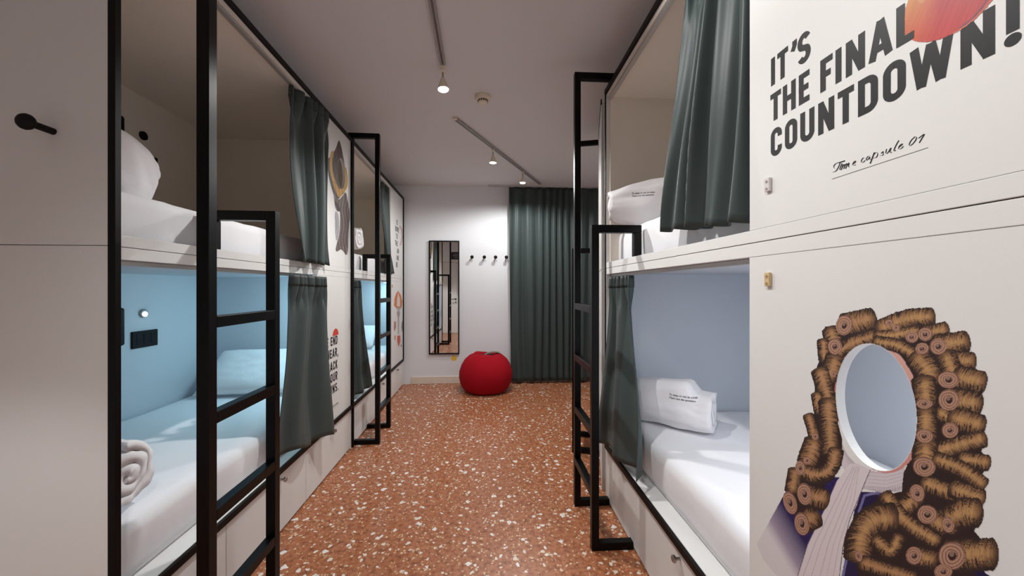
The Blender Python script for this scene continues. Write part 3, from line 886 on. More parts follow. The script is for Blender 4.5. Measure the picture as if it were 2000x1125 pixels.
bm = bmesh.new()
ur = hit_plane(659, 700, M_L1)[0]
for s_, z0 in (('THE END', .923), ('IS NEAR,', .832), ('GO BACK', .738), ('TO YOUR', .652), ('SINS.', .565)):
    text_run(bm, s_, ur + (.018 if s_[-1] in ',.' else 0), z0, .066, .0130, .0004, wsc=.85)
tag(finish('slogan_lettering', bm, M['ink'], pan_l1[1]), 'bold black slogan lettering')
bm = bmesh.new()
u0 = hit_plane(643, 800, M_L1)[0]
for k in range(14):
    ua = u0 + k * .012
    ribbon(bm, chaikin([(ua, .463), (ua + .005, .478), (ua + .008, .464), (ua + .012, .470)]), .002, lambda p: Vector((.0004, p.x, p.y)))
ribbon(bm, [(u0, .452), (u0 + .19, .452)], .0012, lambda p: Vector((.0004, p.x, p.y)))
tag(finish('caption_lettering', bm, M['ink'], pan_l1[1]), 'small black script caption with underline')
bm = bmesh.new()
ucap = ur - .035
vs = [bm.verts.new((.0008, ucap + .055 * math.cos(R(a)), .992 + .052 * math.sin(R(a)))) for a in range(0, 181, 12)]
bm.faces.new(vs)
tag(finish('red_cap_print', bm, M['redprint'], pan_l1[1]), 'small red cap print')

bm = bmesh.new()
u1 = hit_plane(779, 450, M_L2)[0]
for i, s_ in enumerate(('IS', 'BORE', 'TO', 'THE', 'MAN', 'INK', 'BE')):
    text_run(bm, s_, u1 - (.07 if i in (0, 2, 3, 6) else 0), 2.17 - i * .092, .066, .0135, .0004)
tag(finish('slogan_lettering', bm, M['ink'], pan_l2[0]), 'bold black slogan lettering')
cv = Canvas(765, 400, 795, 500, 3.0)
cv.stroke([(781, 442), (785, 450), (786, 462), (782, 478)], 3.4, (196, 160, 164), .8)
o = print_mesh('pink_arc_print', cv, M_L2, U_OPEN + .02, L_U - .025, 1.6, 2.3, .004, pan_l2[0], off=.0012)
cv = Canvas(763, 545, 795, 725, 4.0)
q = lambda l: [(740 + a * .1775, 540 + b * .1775) for a, b in l]
cv.poly(q([(212, 155), (190, 185), (172, 240), (165, 320), (185, 345), (250, 340), (258, 270), (240, 200)]), (206, 118, 62))
cv.poly(q([(212, 175), (200, 250), (195, 330), (235, 330), (232, 250)]), (214, 204, 198))
cv.poly(q([(185, 345), (250, 340), (235, 370), (200, 370)]), (176, 172, 172))
cv.poly(q([(205, 370), (226, 370), (222, 640), (207, 640)]), (172, 168, 170))
cv.poly(q([(195, 385), (235, 385), (228, 440), (202, 440)]), (160, 150, 150))
cv.poly(q([(200, 650), (235, 645), (238, 710), (218, 785), (200, 720)]), (200, 96, 78))
cv.poly(q([(165, 500), (188, 490), (190, 560), (172, 610), (163, 580)]), (176, 130, 110))
cv.poly(q([(250, 500), (262, 480), (265, 580), (255, 620), (245, 560)]), (140, 138, 136))
cv.poly(q([(240, 745), (248, 745), (247, 780), (241, 780)]), (60, 50, 50))
cv.poly(q([(168, 650), (186, 645), (184, 700), (172, 705)]), (206, 150, 90))
o = print_mesh('mushroom_print', cv, M_L2, U_OPEN + .02, L_U - .025, .42, 1.42, .004, pan_l2[1])
o['label'] = 'printed orange mushroom with grey stem and red bulb'

# ------------------------------------------------------------------ narrower bunk end turned toward the far wall on the right
A_ = Vector((.765, 2.40)); B_ = Vector((1.012, 3.285))
d_ = (B_ - A_); len2 = d_.length; ang2 = math.atan2(d_.x, d_.y)
M_R2 = Matrix.Translation((B_.x, B_.y, 0)) @ Matrix.Rotation(math.pi - ang2, 4, 'Z')
root = empty('bunk_bed', M_R2)
tag(root, 'white angled bunk unit on the right behind the first ladder, before the window curtain', 'bunk bed', 'capsule bunk beds along the aisle')
def foot(z0, z1, inset=0.0):
    """prism on the unit's wedge-shaped footprint"""
    pts = [(B_.x, B_.y), (1.80, B_.y - .20), (1.80, 2.40), (A_.x, A_.y)]
    Mi = M_R2.inverted()
    bm = bmesh.new()
    pl = [Mi @ Vector((x, y, 0)) for x, y in pts]
    c = sum(pl, Vector()) / 4
    pl = [p + (c - p).normalized() * inset for p in pl]
    lo = [bm.verts.new((p.x, p.y, z0)) for p in pl]; hi = [bm.verts.new((p.x, p.y, z1)) for p in pl]
    bm.faces.new(lo[::-1]); bm.faces.new(hi)
    for i in range(4): bm.faces.new((lo[i], lo[(i + 1) % 4], hi[(i + 1) % 4], hi[i]))
    return bm
finish('base_cabinet', foot(0, .334), M['laminate'], root)
finish('lower_cabinet', foot(.366, 1.4755, .008), M['laminate'], root)
finish('upper_cabinet', foot(1.4775, H_U - .03, .008), M['laminate'], root)
finish('roof_board', foot(H_U - .028, H_U), M['laminate'], root)
bm = bmesh.new()
for z0, z1 in ((.335, .365), (H_U - .03, H_U)):
    finish('front_frame', bx(.0, .008, .30, len2 - .002, z0, z1), M['trim'], root)
finish('door_panel', bx(-.003, .006, .302, len2 - .010, .37, 1.47, .001), M['laminate'], root)
finish('door_panel', bx(-.003, .006, .302, len2 - .010, 1.48, H_U - .034, .001), M['laminate'], root)

# ------------------------------------------------------------------ ladders
def make_ladder(MW, label, uc=.062, gap=.375, out=.205):
    """tall rail at the outer end, short hooked rail beside it, four rungs"""
    root = empty('bunk_ladder', MW @ Matrix.Translation((out, uc, 0)))
    tag(root, label, 'ladder', 'black steel bunk ladders')
    s = .019
    o2 = out
    P = lambda n, b: finish(n, b, M['black'], root)
    P('rail', bx(-s, s, -s, s, 0, 2.685, .002))
    P('rail', bx(-s, s, gap - s, gap + s, 0, 1.675, .002))
    P('top_arm', bx(-o2 + .0, -s, -s, s, 2.645, 2.685, .002))
    P('top_hook', bx(-o2 - .045, -o2 - .0005, -s, s, 2.6115, 2.685, .002))
    P('hook_arm', bx(-o2 - .042, -s, gap - s, gap + s, 1.635, 1.675, .002))
    P('hook_arm', bx(-o2 - .042, -o2 - .004, gap - s, gap + s, 1.514, 1.6345, .002))
    P('foot_arm', bx(-o2 + .002, -s, -s, s, 0, .04, .002))
    P('foot_arm', bx(-o2 + .002, -s, gap - s, gap + s, 0, .04, .002))
    for z in (1.238, .922, .600, .282):
        P('rung', bx(-s, s, s, gap - s, z - .019, z + .019, .002))
    return root
make_ladder(M_L1, 'tall black steel ladder in the left foreground on the nearest bunk', uc=.080, gap=.376, out=.217)
make_ladder(M_L2, 'black steel ladder on the left bunk beside the mushroom poster', gap=.37, out=.20)
make_ladder(M_R1, 'black steel ladder on the wig portrait bunk at right, nearer of two', gap=.385, out=.200)
make_ladder(M_R2, 'black steel ladder partly hidden behind the nearer right ladder', uc=.03, gap=.34, out=.20)

# ------------------------------------------------------------------ curtains
def curtain_mesh(top, bot, z_top, z_bot, x_top, x_bot, folds, amp_t, amp_b, seed, thick=.004, nz=36, nu=160, hemwave=.006, swing=0.0, asym=0.0, folds_b=None, flat=.75, x_top2=None, smax=1.0):
    """pleated cloth between a top span (u range) and a bottom span; x runs out of the bunk"""
    rnd = random.Random(seed)
    ph = [rnd.uniform(0, 6.28) for _ in range(4)]
    w2 = [rnd.uniform(.5, 1.0) for _ in range(folds + 2)]
    bm = bmesh.new()
    grid = []
    for i in range(nz + 1):
        s = i / nz * smax
        row = []
        e = s ** 1.15
        head = max(0, 1 - s * 9)
        for j in range(nu + 1):
            t = j / nu
            # fold spacing drifts so no two pleats match
            tt = t + .035 * math.sin(2 * math.pi * t * 1.7 + ph[0]) + .015 * s * math.sin(2 * math.pi * t * 3 + ph[1] + s * 2)
            u0 = top[0] + (bot[0] - top[0]) * e; u1 = top[1] + (bot[1] - top[1]) * e
            u = u0 + (u1 - u0) * t
            a = amp_t + (amp_b - amp_t) * min(1, s * 1.4)
            k = tt * folds
            ww = w2[int(max(0, min(folds, k)))] * (1 - (k % 1)) + w2[int(max(0, min(folds, k))) + 1] * (k % 1)
            wv = math.sin(2 * math.pi * k)
            fold = math.copysign(abs(wv) ** .75, wv) * ww + .22 * math.sin(2 * math.pi * k * 2 + ph[2] + 2.5 * s) * (1 - head)
            if folds_b:
                # below the gathered heading the cloth opens into a few broad folds
                w_ = min(1, max(0, (s - .03) * 5)); w_ = w_ * w_ * (3 - 2 * w_)
                kb = tt * folds_b + .15 * math.sin(3 * s + ph[3])
                wb = math.sin(2 * math.pi * kb + ph[0])
                fb = math.copysign(abs(wb) ** flat, wb) * (.75 + .25 * math.sin(2.3 * kb + ph[1])) + .14 * math.sin(2 * math.pi * kb * 2.3 + ph[2] + 3 * s)
                fold = fold * (1 - w_) + fb * w_
            xt = x_top if x_top2 is None else x_top + (x_top2 - x_top) * min(1, t * 1.5)
            x = xt + (x_bot - xt) * e + a * fold + .012 * math.sin(5 * s + 4 * t + ph[3]) * s
            wq = (1 - w_) if folds_b else 1.0
            u += .35 * a * math.sin(4 * math.pi * k + ph[1]) * .6 * wq + swing * math.sin(math.pi * s) * (1 - t * .6)
            z = z_top + (z_bot - z_top) * s
            z += hemwave * math.sin(2 * math.pi * (kb if folds_b else k) + ph[2]) * s + asym * (t - .5) * s
            row.append(bm.verts.new((x, u, z)))
        grid.append(row)
    for i in range(nz):
        for j in range(nu):
            bm.faces.new((grid[i][j], grid[i][j + 1], grid[i + 1][j + 1], grid[i + 1][j]))
    return bm

def add_curtain(MW, label, name='bunk_curtain', cat='curtain', group='dark green bunk curtains', tape=True, floor_len=False, **k):
    bm = curtain_mesh(**k)
    o = finish(name, bm, M['curtain'], smooth=True, recenter=True, matrix=MW)
    sm = o.modifiers.new('thickness', 'SOLIDIFY'); sm.thickness = .004; sm.offset = 0
    tag(o, label, cat, group)
    if tape:
        kk = dict(k); zt = k['z_top']; zb = k['z_bot']
        kk['smax'] = .065 / (zt - zb); kk['nz'] = 4
        bm = curtain_mesh(**kk)
        t = finish('heading_tape', bm, M['hem'], smooth=True)
        t.matrix_world = MW
        t.parent = o; t.matrix_parent_inverse = o.matrix_world.inverted()
        s2 = t.modifiers.new('thickness', 'SOLIDIFY'); s2.thickness = .0075; s2.offset = 0
    return o

def U(MW, px, py=700): return hit_plane(px, py, MW)[0]
# right bunk
add_curtain(M_R1, 'dark green curtain gathered beside the slogan panel, upper berth on the right', top=(.96, U_OPEN - .006), bot=(.80, U_OPEN - .004), z_top=2.542, z_bot=1.565, x_top=-.026, x_bot=-.004, folds=6, amp_t=.020, amp_b=.038, seed=3, asym=-.05, folds_b=4.6, hemwave=.004, flat=1.0)
add_curtain(M_R1, 'dark green curtain hanging beside the folded white duvet, lower berth on the right', top=(.03, .36), bot=(.03, .64), z_top=1.418, z_bot=.415, x_top=-.028, x_bot=.035, folds=5, amp_t=.020, amp_b=.034, seed=11, hemwave=.010, asym=.07, folds_b=1.7, flat=1.0)
# nearest left bunk
add_curtain(M_L1, 'black-green curtain half covering the grey hooded figure poster', top=(1.06, 1.44), bot=(1.04, 1.48), z_top=2.542, z_bot=1.505, x_top=-.024, x_top2=.042, x_bot=.045, folds=6, amp_t=.026, amp_b=.032, seed=21, swing=-.03, folds_b=3.0)
add_curtain(M_L1, 'dark green curtain below the hooded figure poster, left of the red-capped slogan', top=(.98, 1.39), bot=(.84, 1.43), z_top=1.425, z_bot=.40, x_top=.034, x_bot=.05, folds=6, amp_t=.022, amp_b=.036, seed=5, hemwave=.008, folds_b=1.6, flat=1.0, asym=-.11)
# far left bunk
add_curtain(M_L2, 'dark curtain behind the far left ladder beside the upper slogan, upper berth', top=(1.0, 1.34), bot=(1.04, 1.36), z_top=2.542, z_bot=1.52, x_top=-.03, x_bot=.02, folds=5, amp_t=.026, amp_b=.028, seed=31, folds_b=3)
add_curtain(M_L2, 'dark green curtain of the far left lower berth, between ladder and nearest bunk', top=(.03, .30), bot=(.035, .40), z_top=1.418, z_bot=.42, x_top=-.03, x_bot=.03, folds=5, amp_t=.020, amp_b=.03, seed=41, folds_b=2)
# floor-length window curtain on the far wall
MW_ = Matrix.Translation((0, YF - .10, 0)) @ Matrix.Rotation(-math.pi / 2, 4, 'Z')
cw = add_curtain(MW_, 'floor-length dark green curtain on the far wall behind the red pouf', name='window_curtain', group='floor-length window curtain', tape=False,
            top=(.315, 1.84), bot=(.33, 1.84), z_top=2.765, z_bot=.03, x_top=0, x_bot=0, folds=13, amp_t=.028, amp_b=.036, seed=8, nu=420, nz=40, hemwave=.006)
bm = bx(.02, 1.86, YF - .115, YF - .085, CEIL - .022, CEIL, .002)
tag(finish('curtain_track', bm, M['alu'], recenter=True), 'white ceiling track above the floor-length window curtain', 'curtain rail')

# ------------------------------------------------------------------ mattresses and bedding
def mattress_bm(x0, x1, u0, u1, z0, z1, seed):
    bm = bmesh.new()
    box(bm, x0, x1, u0, u1, z0, z1)
    bmesh.ops.subdivide_edges(bm, edges=bm.edges[:], cuts=1, use_grid_fill=True)
    # finer along the long side
    for _ in range(5):
        es = [e for e in bm.edges if e.calc_length() > .075]
        if not es: break
        bmesh.ops.subdivide_edges(bm, edges=es, cuts=1, use_grid_fill=True)
    bmesh.ops.triangulate(bm, faces=[f for f in bm.faces if len(f.verts) > 4])
    c = Vector(((x0 + x1) / 2, (u0 + u1) / 2, (z0 + z1) / 2))
    h = Vector(((x1 - x0) / 2, (u1 - u0) / 2, (z1 - z0) / 2))
    rr = .035
    for v in bm.verts:
        p = v.co - c
        q = Vector((max(-h.x + rr, min(h.x - rr, p.x)), max(-h.y + rr, min(h.y - rr, p.y)), max(-h.z + rr, min(h.z - rr, p.z))))
        d = p - q
        if d.length > 1e-6:
            p = q + d.normalized() * rr
        v.co = c + p
        if v.co.z > z0 + .03:
            n = noise.noise(Vector((v.co.x * 6 + seed, v.co.y * 5, v.co.z * 9)))
            n2 = noise.noise(Vector((v.co.x * 2.2, v.co.y * 14 + seed, v.co.z * 5 + v.co.x * 7)))
            side = 1 if p.x > h.x - .02 else 0
            v.co.z += .006 * n - .002
            v.co.x += side * .010 * n2
    return bm
def mattress(MW, z0, z1, label, seed, u1=L_U - .055):
    bm = mattress_bm(-W_U + .004, -.066, .034, u1, z0, z1, seed)
    o = finish('mattress', bm, M['sheet'], smooth=True, recenter=True, matrix=MW)
    tag(o, label, 'mattress', 'white bunk mattresses')
    return o
for MW, who, s_ in ((M_L1, 'nearest left bunk', 1), (M_L2, 'far left bunk', 2), (M_R1, 'right-hand bunk', 3)):
    mattress(MW, .367, .57, 'white sheeted mattress in the lower berth of the ' + who, s_ * 3.1)
    mattress(MW, 1.477, 1.705 if MW is M_R1 else 1.68, 'white sheeted mattress in the upper berth of the ' + who, s_ * 5.7)

def roll_bm(length, a, b, turns, seed, nax=26, ang=64, p=2.6, bulge=.06, wr=.007, zslope=0.0, drop=0.0, bexp=3):
    """a folded duvet rolled up: spiral profile along +x, resting on z = 0"""
    N = int(ang * turns)
    t0 = .16
    outer, inner = [], []
    pitch = (1 - t0) / turns
    def se(th, r):
        c, s = math.cos(th), math.sin(th)
        k = (abs(c) ** p + abs(s) ** p) ** (-1 / p)
        return (c * k * r * a, s * k * r * b)
    for i in range(N + 1):
        th = 2 * math.pi * turns * i / N + 4.2
        r = t0 + pitch * turns * i / N
        outer.append(se(th, r)); inner.append(se(th, max(.02, r - pitch * .90)))
    bm = bmesh.new()
    loops = []
    for k in range(nax + 1):
        s = k / nax
        sc = 1 - bulge * abs(2 * s - 1) ** bexp
        dr = max(0, min(1, (s - .74) / .12)); dr = 1 - drop * dr * dr * (3 - 2 * dr)
        zs = (1 + zslope * (2 * s - 1)) * dr
        x = (s - .5) * length
        lp = []
        for pts, o_ in ((outer, 0), (inner, 1)):
            row = []
            for (yy, zz) in pts:
                n = noise.noise(Vector((x * 9 + seed, yy * 13, zz * 13)))
                n2 = noise.noise(Vector((x * 5 + seed * 2, yy * 30, zz * 30)))
                f = sc + (wr / a) * n + (wr / a) * .5 * n2
                xx = x + .012 * n * (2 * s - 1) ** 2 * (1 if s > .5 else -1)
                row.append(bm.verts.new((xx, yy * f, (max(-b * .97, zz * f) + b * .97) * zs)))
            lp.append(row)
        loops.append(lp)
    M_ = len(outer)
    for k in range(nax):
        for q in (0, 1):
            for i in range(M_ - 1):
                bm.faces.new((loops[k][q][i], loops[k][q][i + 1], loops[k + 1][q][i + 1], loops[k + 1][q][i]))
        for i in (0, M_ - 1):
            bm.faces.new((loops[k][0][i], loops[k][1][i], loops[k + 1][1][i], loops[k + 1][0][i]))
    for k in (0, nax):
        for i in range(M_ - 1):
            bm.faces.new((loops[k][0][i], loops[k][0][i + 1], loops[k][1][i + 1], loops[k][1][i]))
    return bm

def text_on(parent, rows, size, fn, mat):
    """stitched lettering laid on a cloth surface by fn(x, y) -> Vector"""
    bm = bmesh.new()
    for i, line in enumerate(rows):
        cu = bpy.data.curves.new('stitching', 'FONT')
        cu.body = line; cu.size = size; cu.shear = .3; cu.offset = size * .012; cu.resolution_u = 3
        ob = bpy.data.objects.new('stitching', cu)
        COL.objects.link(ob)
        dg = bpy.context.evaluated_depsgraph_get()
        me = bpy.data.meshes.new_from_object(ob.evaluated_get(dg))
        bpy.data.objects.remove(ob); bpy.data.curves.remove(cu)
        vs = [bm.verts.new(fn(v.co.x, v.co.y - i * size * 1.25)) for v in me.vertices]
        for p in me.polygons:
            try: bm.faces.new([vs[j] for j in p.vertices])
            except ValueError: pass
        bpy.data.meshes.remove(me)
    o = finish('stitched_text', bm, mat, parent)
    o['label'] = 'two lines of small black stitched lettering'
    return o

SAY = ('To sleep or not to sleep.', "That's not the question.")
def duvet_roll(name, label, loc, rotz, length, a, b, seed, text=None, group='rolled white duvets', turns=2.4, p=2.6, **kw):
    bm = roll_bm(length, a, b, turns, seed, p=p, **kw)
    o = finish(name, bm, M['duvet'], smooth=True, matrix=Matrix.Translation(loc) @ Matrix.Rotation(rotz, 4, 'Z'))
    tag(o, label, 'duvet', group)
    if text:
        from mathutils.bvhtree import BVHTree
        dg = bpy.context.evaluated_depsgraph_get()
        bvh = BVHTree.FromPolygons([v.co.copy() for v in o.data.vertices], [tuple(p_.vertices) for p_ in o.data.polygons])
        x0, zt, size = text
        def fn(x, y):
            org = Vector((x0 + x, -1.0, zt + y))
            hit = bvh.ray_cast(org, Vector((0, 1, 0)))
            yy = hit[0].y if hit[0] is not None else -a
            return Vector((org.x, yy - .0012, org.z))
        text_on(o, SAY, size, fn, M['thread'])
    return o

# right bunk
duvet_roll('rolled_duvet', 'folded white duvet with stitched text on the lower right mattress beside the green curtain', (1.040, 2.035, .572), R(-42), .46, .135, .150, 2.0, text=(.028, .196, .0138), p=3.0, bulge=.06, turns=2.2, zslope=.07, drop=.22, wr=.010)
duvet_roll('rolled_duvet', 'folded white duvet with stitched text on the upper right berth, partly behind the curtain', (1.00, 2.12, 1.708), R(-14), .54, .135, .165, 6.0, text=(-.150, .182, .0125), p=2.4, bulge=.36, bexp=2, turns=2.2, wr=.014, zslope=.10)
# near left bunk
duvet_roll('rolled_duvet', 'rolled white duvet at the near end of the left lower berth, beside the frame', (-1.445, 1.36, .572), R(2), .40, .125, .125, 4.0, p=2.4, turns=2.6, wr=.018)
duvet_roll('rolled_duvet', 'rolled white duvet at the near end of the far left upper berth', (-1.36, 3.40, 1.682), R(0), .42, .13, .12, 24.0, p=2.4, turns=2.5)

def mound(name, label, loc, rotz, ax, ay, hz, seed, e=2.4, crease=.014):
    """a loosely heaped duvet: rounded heap with soft creases"""
    bm = bmesh.new()
    bmesh.ops.create_icosphere(bm, subdivisions=5, radius=1.0)
    for v in bm.verts:
        d = v.co.normalized()
        k = (abs(d.x) ** e + abs(d.y) ** e + abs(d.z) ** e) ** (-1 / e)
        n = noise.noise(Vector((d.x * 2.2 + seed, d.y * 2.2, d.z * 2.2)))
        c = noise.noise(Vector((d.x * 3 + seed + 1.5 * d.z, d.y * 3 - seed, d.z * 3 + 2 * d.x)))
        c = 1 - abs(c) * 2
        r = k * (1 + .05 * n) + crease / ax * (c * c * .6)
        v.co = Vector((d.x * r * ax, d.y * r * ay, max(0, (d.z * r + .75) * hz / 1.75)))
    o = finish(name, bm, M['duvet'], smooth=True, matrix=Matrix.Translation(loc) @ Matrix.Rotation(rotz, 4, 'Z'))
    return tag(o, label, 'duvet', 'rolled white duvets')
mound('heaped_duvet', 'heaped white duvet at the near end of the left upper berth, beside the frame', (-1.66, 1.50, 1.682), R(20), .30, .25, .34, 3.0)

def pillow_bm(lx, ly, h, seed, n=26):
    bm = bmesh.new()
    g = {}
    for s in (1, -1):
        for i in range(n + 1):
            for j in range(n + 1):
                x = 2 * i / n - 1; y = 2 * j / n - 1
                edge = i in (0, n) or j in (0, n)
                if s == -1 and edge:
                    g[(s, i, j)] = g[(1, i, j)]; continue
                t = max(0, (1 - x ** 4)) ** .5 * max(0, (1 - y ** 4)) ** .5
                w = noise.noise(Vector((x * 2.2 + seed, y * 2.2, s))) * .10 + noise.noise(Vector((x * 6 + seed, y * 5, s * 2))) * .05
                pull = 1 - .05 * (1 - abs(x) ** 2) * abs(y) ** 3 - .05 * (1 - abs(y) ** 2) * abs(x) ** 3
                g[(s, i, j)] = bm.verts.new((x * lx / 2 * pull, y * ly / 2 * pull, s * h / 2 * t * (1 + w * 1.6)))
    for s in (1, -1):
        for i in range(n):
            for j in range(n):
                q = [g[(s, i, j)], g[(s, i + 1, j)], g[(s, i + 1, j + 1)], g[(s, i, j + 1)]]
                bm.faces.new(q if s == 1 else q[::-1])
    return bm
def pillow(label, loc, rot, seed, lx=.62, ly=.42, h=.13):
    bm = pillow_bm(lx, ly, h, seed)
    mt = Matrix.Translation(loc) @ Matrix.Rotation(rot[2], 4, 'Z') @ Matrix.Rotation(rot[0], 4, 'X') @ Matrix.Rotation(rot[1], 4, 'Y')
    o = finish('pillow', bm, M['duvet'], smooth=True, matrix=mt)
    tag(o, label, 'pillow', 'white pillows')
    return o
pillow('white pillow propped at the far end of the blue-lit lower left berth', (-1.76, 2.90, .725), (R(38), 0, R(4)), 1.0)
pillow('white pillow lying at the far end of the far left lower berth', (-1.76, 4.93, .715), (R(34), 0, R(2)), 3.0)

# ------------------------------------------------------------------ far wall: mirror, hooks, sticker, pouf
MX0, MX1, MZ0, MZ1 = -.813, -.389, .416, 2.017
mr = empty('wall_mirror', Matrix.Translation(((MX0 + MX1) / 2, YF, MZ0)))
tag(mr, 'tall narrow mirror with thin black frame on the far wall', 'mirror')
w, hh = (MX1 - MX0) / 2, MZ1 - MZ0
bm = bmesh.new()
box(bm, -w, -w + .016, -.03, -.001, 0, hh, .001); box(bm, w - .016, w, -.03, -.001, 0, hh, .001)
box(bm, -w + .016, w - .016, -.03, -.001, 0, .016, .001); box(bm, -w + .016, w - .016, -.03, -.001, hh - .016, hh, .001)
finish('mirror_frame', bm, M['black'], mr)
finish('mirror_glass', bx(-w + .015, w - .015, -.014, -.002, .015, hh - .015), M['mirror'], mr)

def peg(loc, d, label, sc=1.0, group=None):
    r = empty('coat_hook', Matrix.Translation(loc))
    tag(r, label, 'hook', group)
    bm = bmesh.new()
    lathe(bm, [(.0095 * sc, 0), (.0095 * sc, .046 * sc)], 18, aim((0, 0, 0), d))
    finish('stem', bm, M['plastic'], r, smooth=False)
    bm = bmesh.new()
    lathe(bm, [(.0215 * sc * math.sin(R(a)), (.062 - .0155 * math.cos(R(a))) * sc) for a in (4, 20, 40, 60, 80, 100, 120, 140, 160, 176)], 32, aim((0, 0, 0), d))
    finish('knob', bm, M['plastic'], r, smooth=True)
    return r
for x, lb in ((-.209, 'round black coat hook on the far wall, the one nearest the mirror'), (-.036, 'round black coat hook on the far wall, second from the mirror'),
              (.122, 'round black coat hook on the far wall, third from the mirror'), (.275, 'round black coat hook on the far wall touching the long green curtain')):
    peg((x, YF, 1.785), (0, -1, 0), lb, 1.15, 'round black coat hooks on the far wall')
# hook on the end panel of the nearest left bunk
def on_end(px, py):
    a = (px - 1000) / F_PX
    d = Vector((a * math.cos(YAW) + math.sin(YAW), math.cos(YAW) - a * math.sin(YAW), (562.5 - py) / F_PX))
    Mi = M_L1.inverted(); o = Mi @ Vector((0, 0, EYE)); dl = Mi.to_3x3() @ d
    t = -o.y / dl.y
    return M_L1 @ (o + dl * t)
peg(on_end(104, 257), ML @ Vector((0, -1, 0)), 'large round black coat hook on the white end panel at far left', 1.05)

for px_, py_ in ((155, 468), (157, 492)):
    p_ = M_L1.inverted() @ on_end(px_, py_)
    bm = bmesh.new()
    lathe(bm, [(.007, 0), (.007, .0012), (.005, .0018)], 20, aim((p_.x, 0, p_.z), (0, -1, 0)))
    finish('screw_cap', bm, M['laminate'], bunk_l1)
ys = tag(empty('wall_sticker', Matrix.Translation((-.467, YF, .355))), 'small round yellow sticker on the far wall below the mirror', 'sticker')
bm = bmesh.new(); lathe(bm, [(.037, 0), (.037, .002)], 30, aim((0, 0, 0), (0, -1, 0)))
finish('disc', bm, M['yellow'], ys)
bm = bmesh.new()
box(bm, -.004, .004, -.0034, -.0021, -.008, .020); box(bm, -.004, .004, -.0034, -.0021, -.020, -.012)
finish('printed_mark', bm, M['cream'], ys)

PX, PY = -.013, 4.86
pf = empty('pouf', Matrix.Translation((PX, PY, 0)))
tag(pf, 'round red bean-bag pouf on the floor in front of the far wall', 'pouf')
prof = [(.20, .0), (.255, .006), (.30, .04), (.335, .11), (.352, .19), (.350, .26), (.325, .34), (.28, .41), (.215, .465), (.165, .485), (.13, .486), (.10, .470), (.075, .44), (.05, .425), (.012, .42)]
bm = bmesh.new()
seg = 72
rings = []
for k, (r, z) in enumerate(prof):
    ring = []
    for i in range(seg):
        a = 2 * math.pi * i / seg
        seam = -.003 * abs(math.cos(a * 4)) ** 14 * (1 if .05 < z < .47 else .4)
        n = .010 * noise.noise(Vector((math.cos(a) * 1.6, math.sin(a) * 1.6, z * 5)))
        rr = r + seam + n + (.012 * math.sin(a * 8 + 1) if k in (9, 10, 11) else 0)
        ring.append(bm.verts.new((rr * math.cos(a), rr * math.sin(a), max(0, z + (.010 * math.sin(a * 3 + .6) if k in (9, 10) else 0)))))
    rings.append(ring)
for a, b in zip(rings, rings[1:]):
    for i in range(seg): bm.faces.new((a[i], a[(i + 1) % seg], b[(i + 1) % seg], b[i]))
bm.faces.new(rings[0][::-1]); bm.faces.new(rings[-1])
finish('cover', bm, M['red'], pf, smooth=True)
bm = bmesh.new()
lathe(bm, [(.105, .452), (.098, .466), (.06, .456), (.02, .448)], 32, Matrix.Translation((.02, -.03, .01)))
tag(finish('opening', bm, M['reddark'], pf, smooth=True), 'dark round opening on top')
bm = bmesh.new()
ribs = [(-.02, -.06, .474), (.03, -.045, .497), (.09, -.03, .506), (.15, -.01, .500), (.185, .01, .485)]
vt = []
for x, y, z in ribs:
    vt.append([bm.verts.new((x, y + dy, z + dz)) for dy, dz in ((-.028, 0), (.028, .004), (.028, .010), (-.028, .006))])
for a, b in zip(vt, vt[1:]):
    for i in range(4): bm.faces.new((a[i], a[(i + 1) % 4], b[(i + 1) % 4], b[i]))
bm.faces.new(vt[0][::-1]); bm.faces.new(vt[-1])
tag(finish('strap', bm, M['leaf'], pf), 'grey-green strap')

# ------------------------------------------------------------------ ceiling: detector, tracks, spotlights
def ceil_pt(px, py, z=CEIL):
    yc = F_PX * (z - EYE) / (562.5 - py); xc = (px - 1000) / F_PX * yc
    return Vector((xc * math.cos(YAW) + yc * math.sin(YAW), yc * math.cos(YAW) - xc * math.sin(YAW), z))
dp = ceil_pt(943, 188)
sd_ = empty('smoke_detector', Matrix.Translation(dp)); tag(sd_, 'round cream smoke detector on the ceiling', 'smoke detector')
bm = bmesh.new(); lathe(bm, [(.056, 0), (.058, -.008), (.056, -.022), (.050, -.030)], 36)
finish('base', bm, M['cream'], sd_)
bm = bmesh.new(); lathe(bm, [(.038, -.0305), (.036, -.046), (.028, -.054), (.006, -.056)], 32)
finish('sensor_cap', bm, M['cream'], sd_)
bm = bmesh.new()
for k in range(14):
    a = 2 * math.pi * k / 14
    mt = Matrix.Rotation(a, 4, 'Z')
    b2 = bmesh.new(); box(b2, .0355, .0385, -.005, .005, -.045, -.033)
    for f in b2.faces: bm.faces.new([bm.verts.new(mt @ v.co) for v in f.verts])
    b2.free()
tag(finish('vent_slots', bm, M['dark'], sd_), 'dark vent slots')

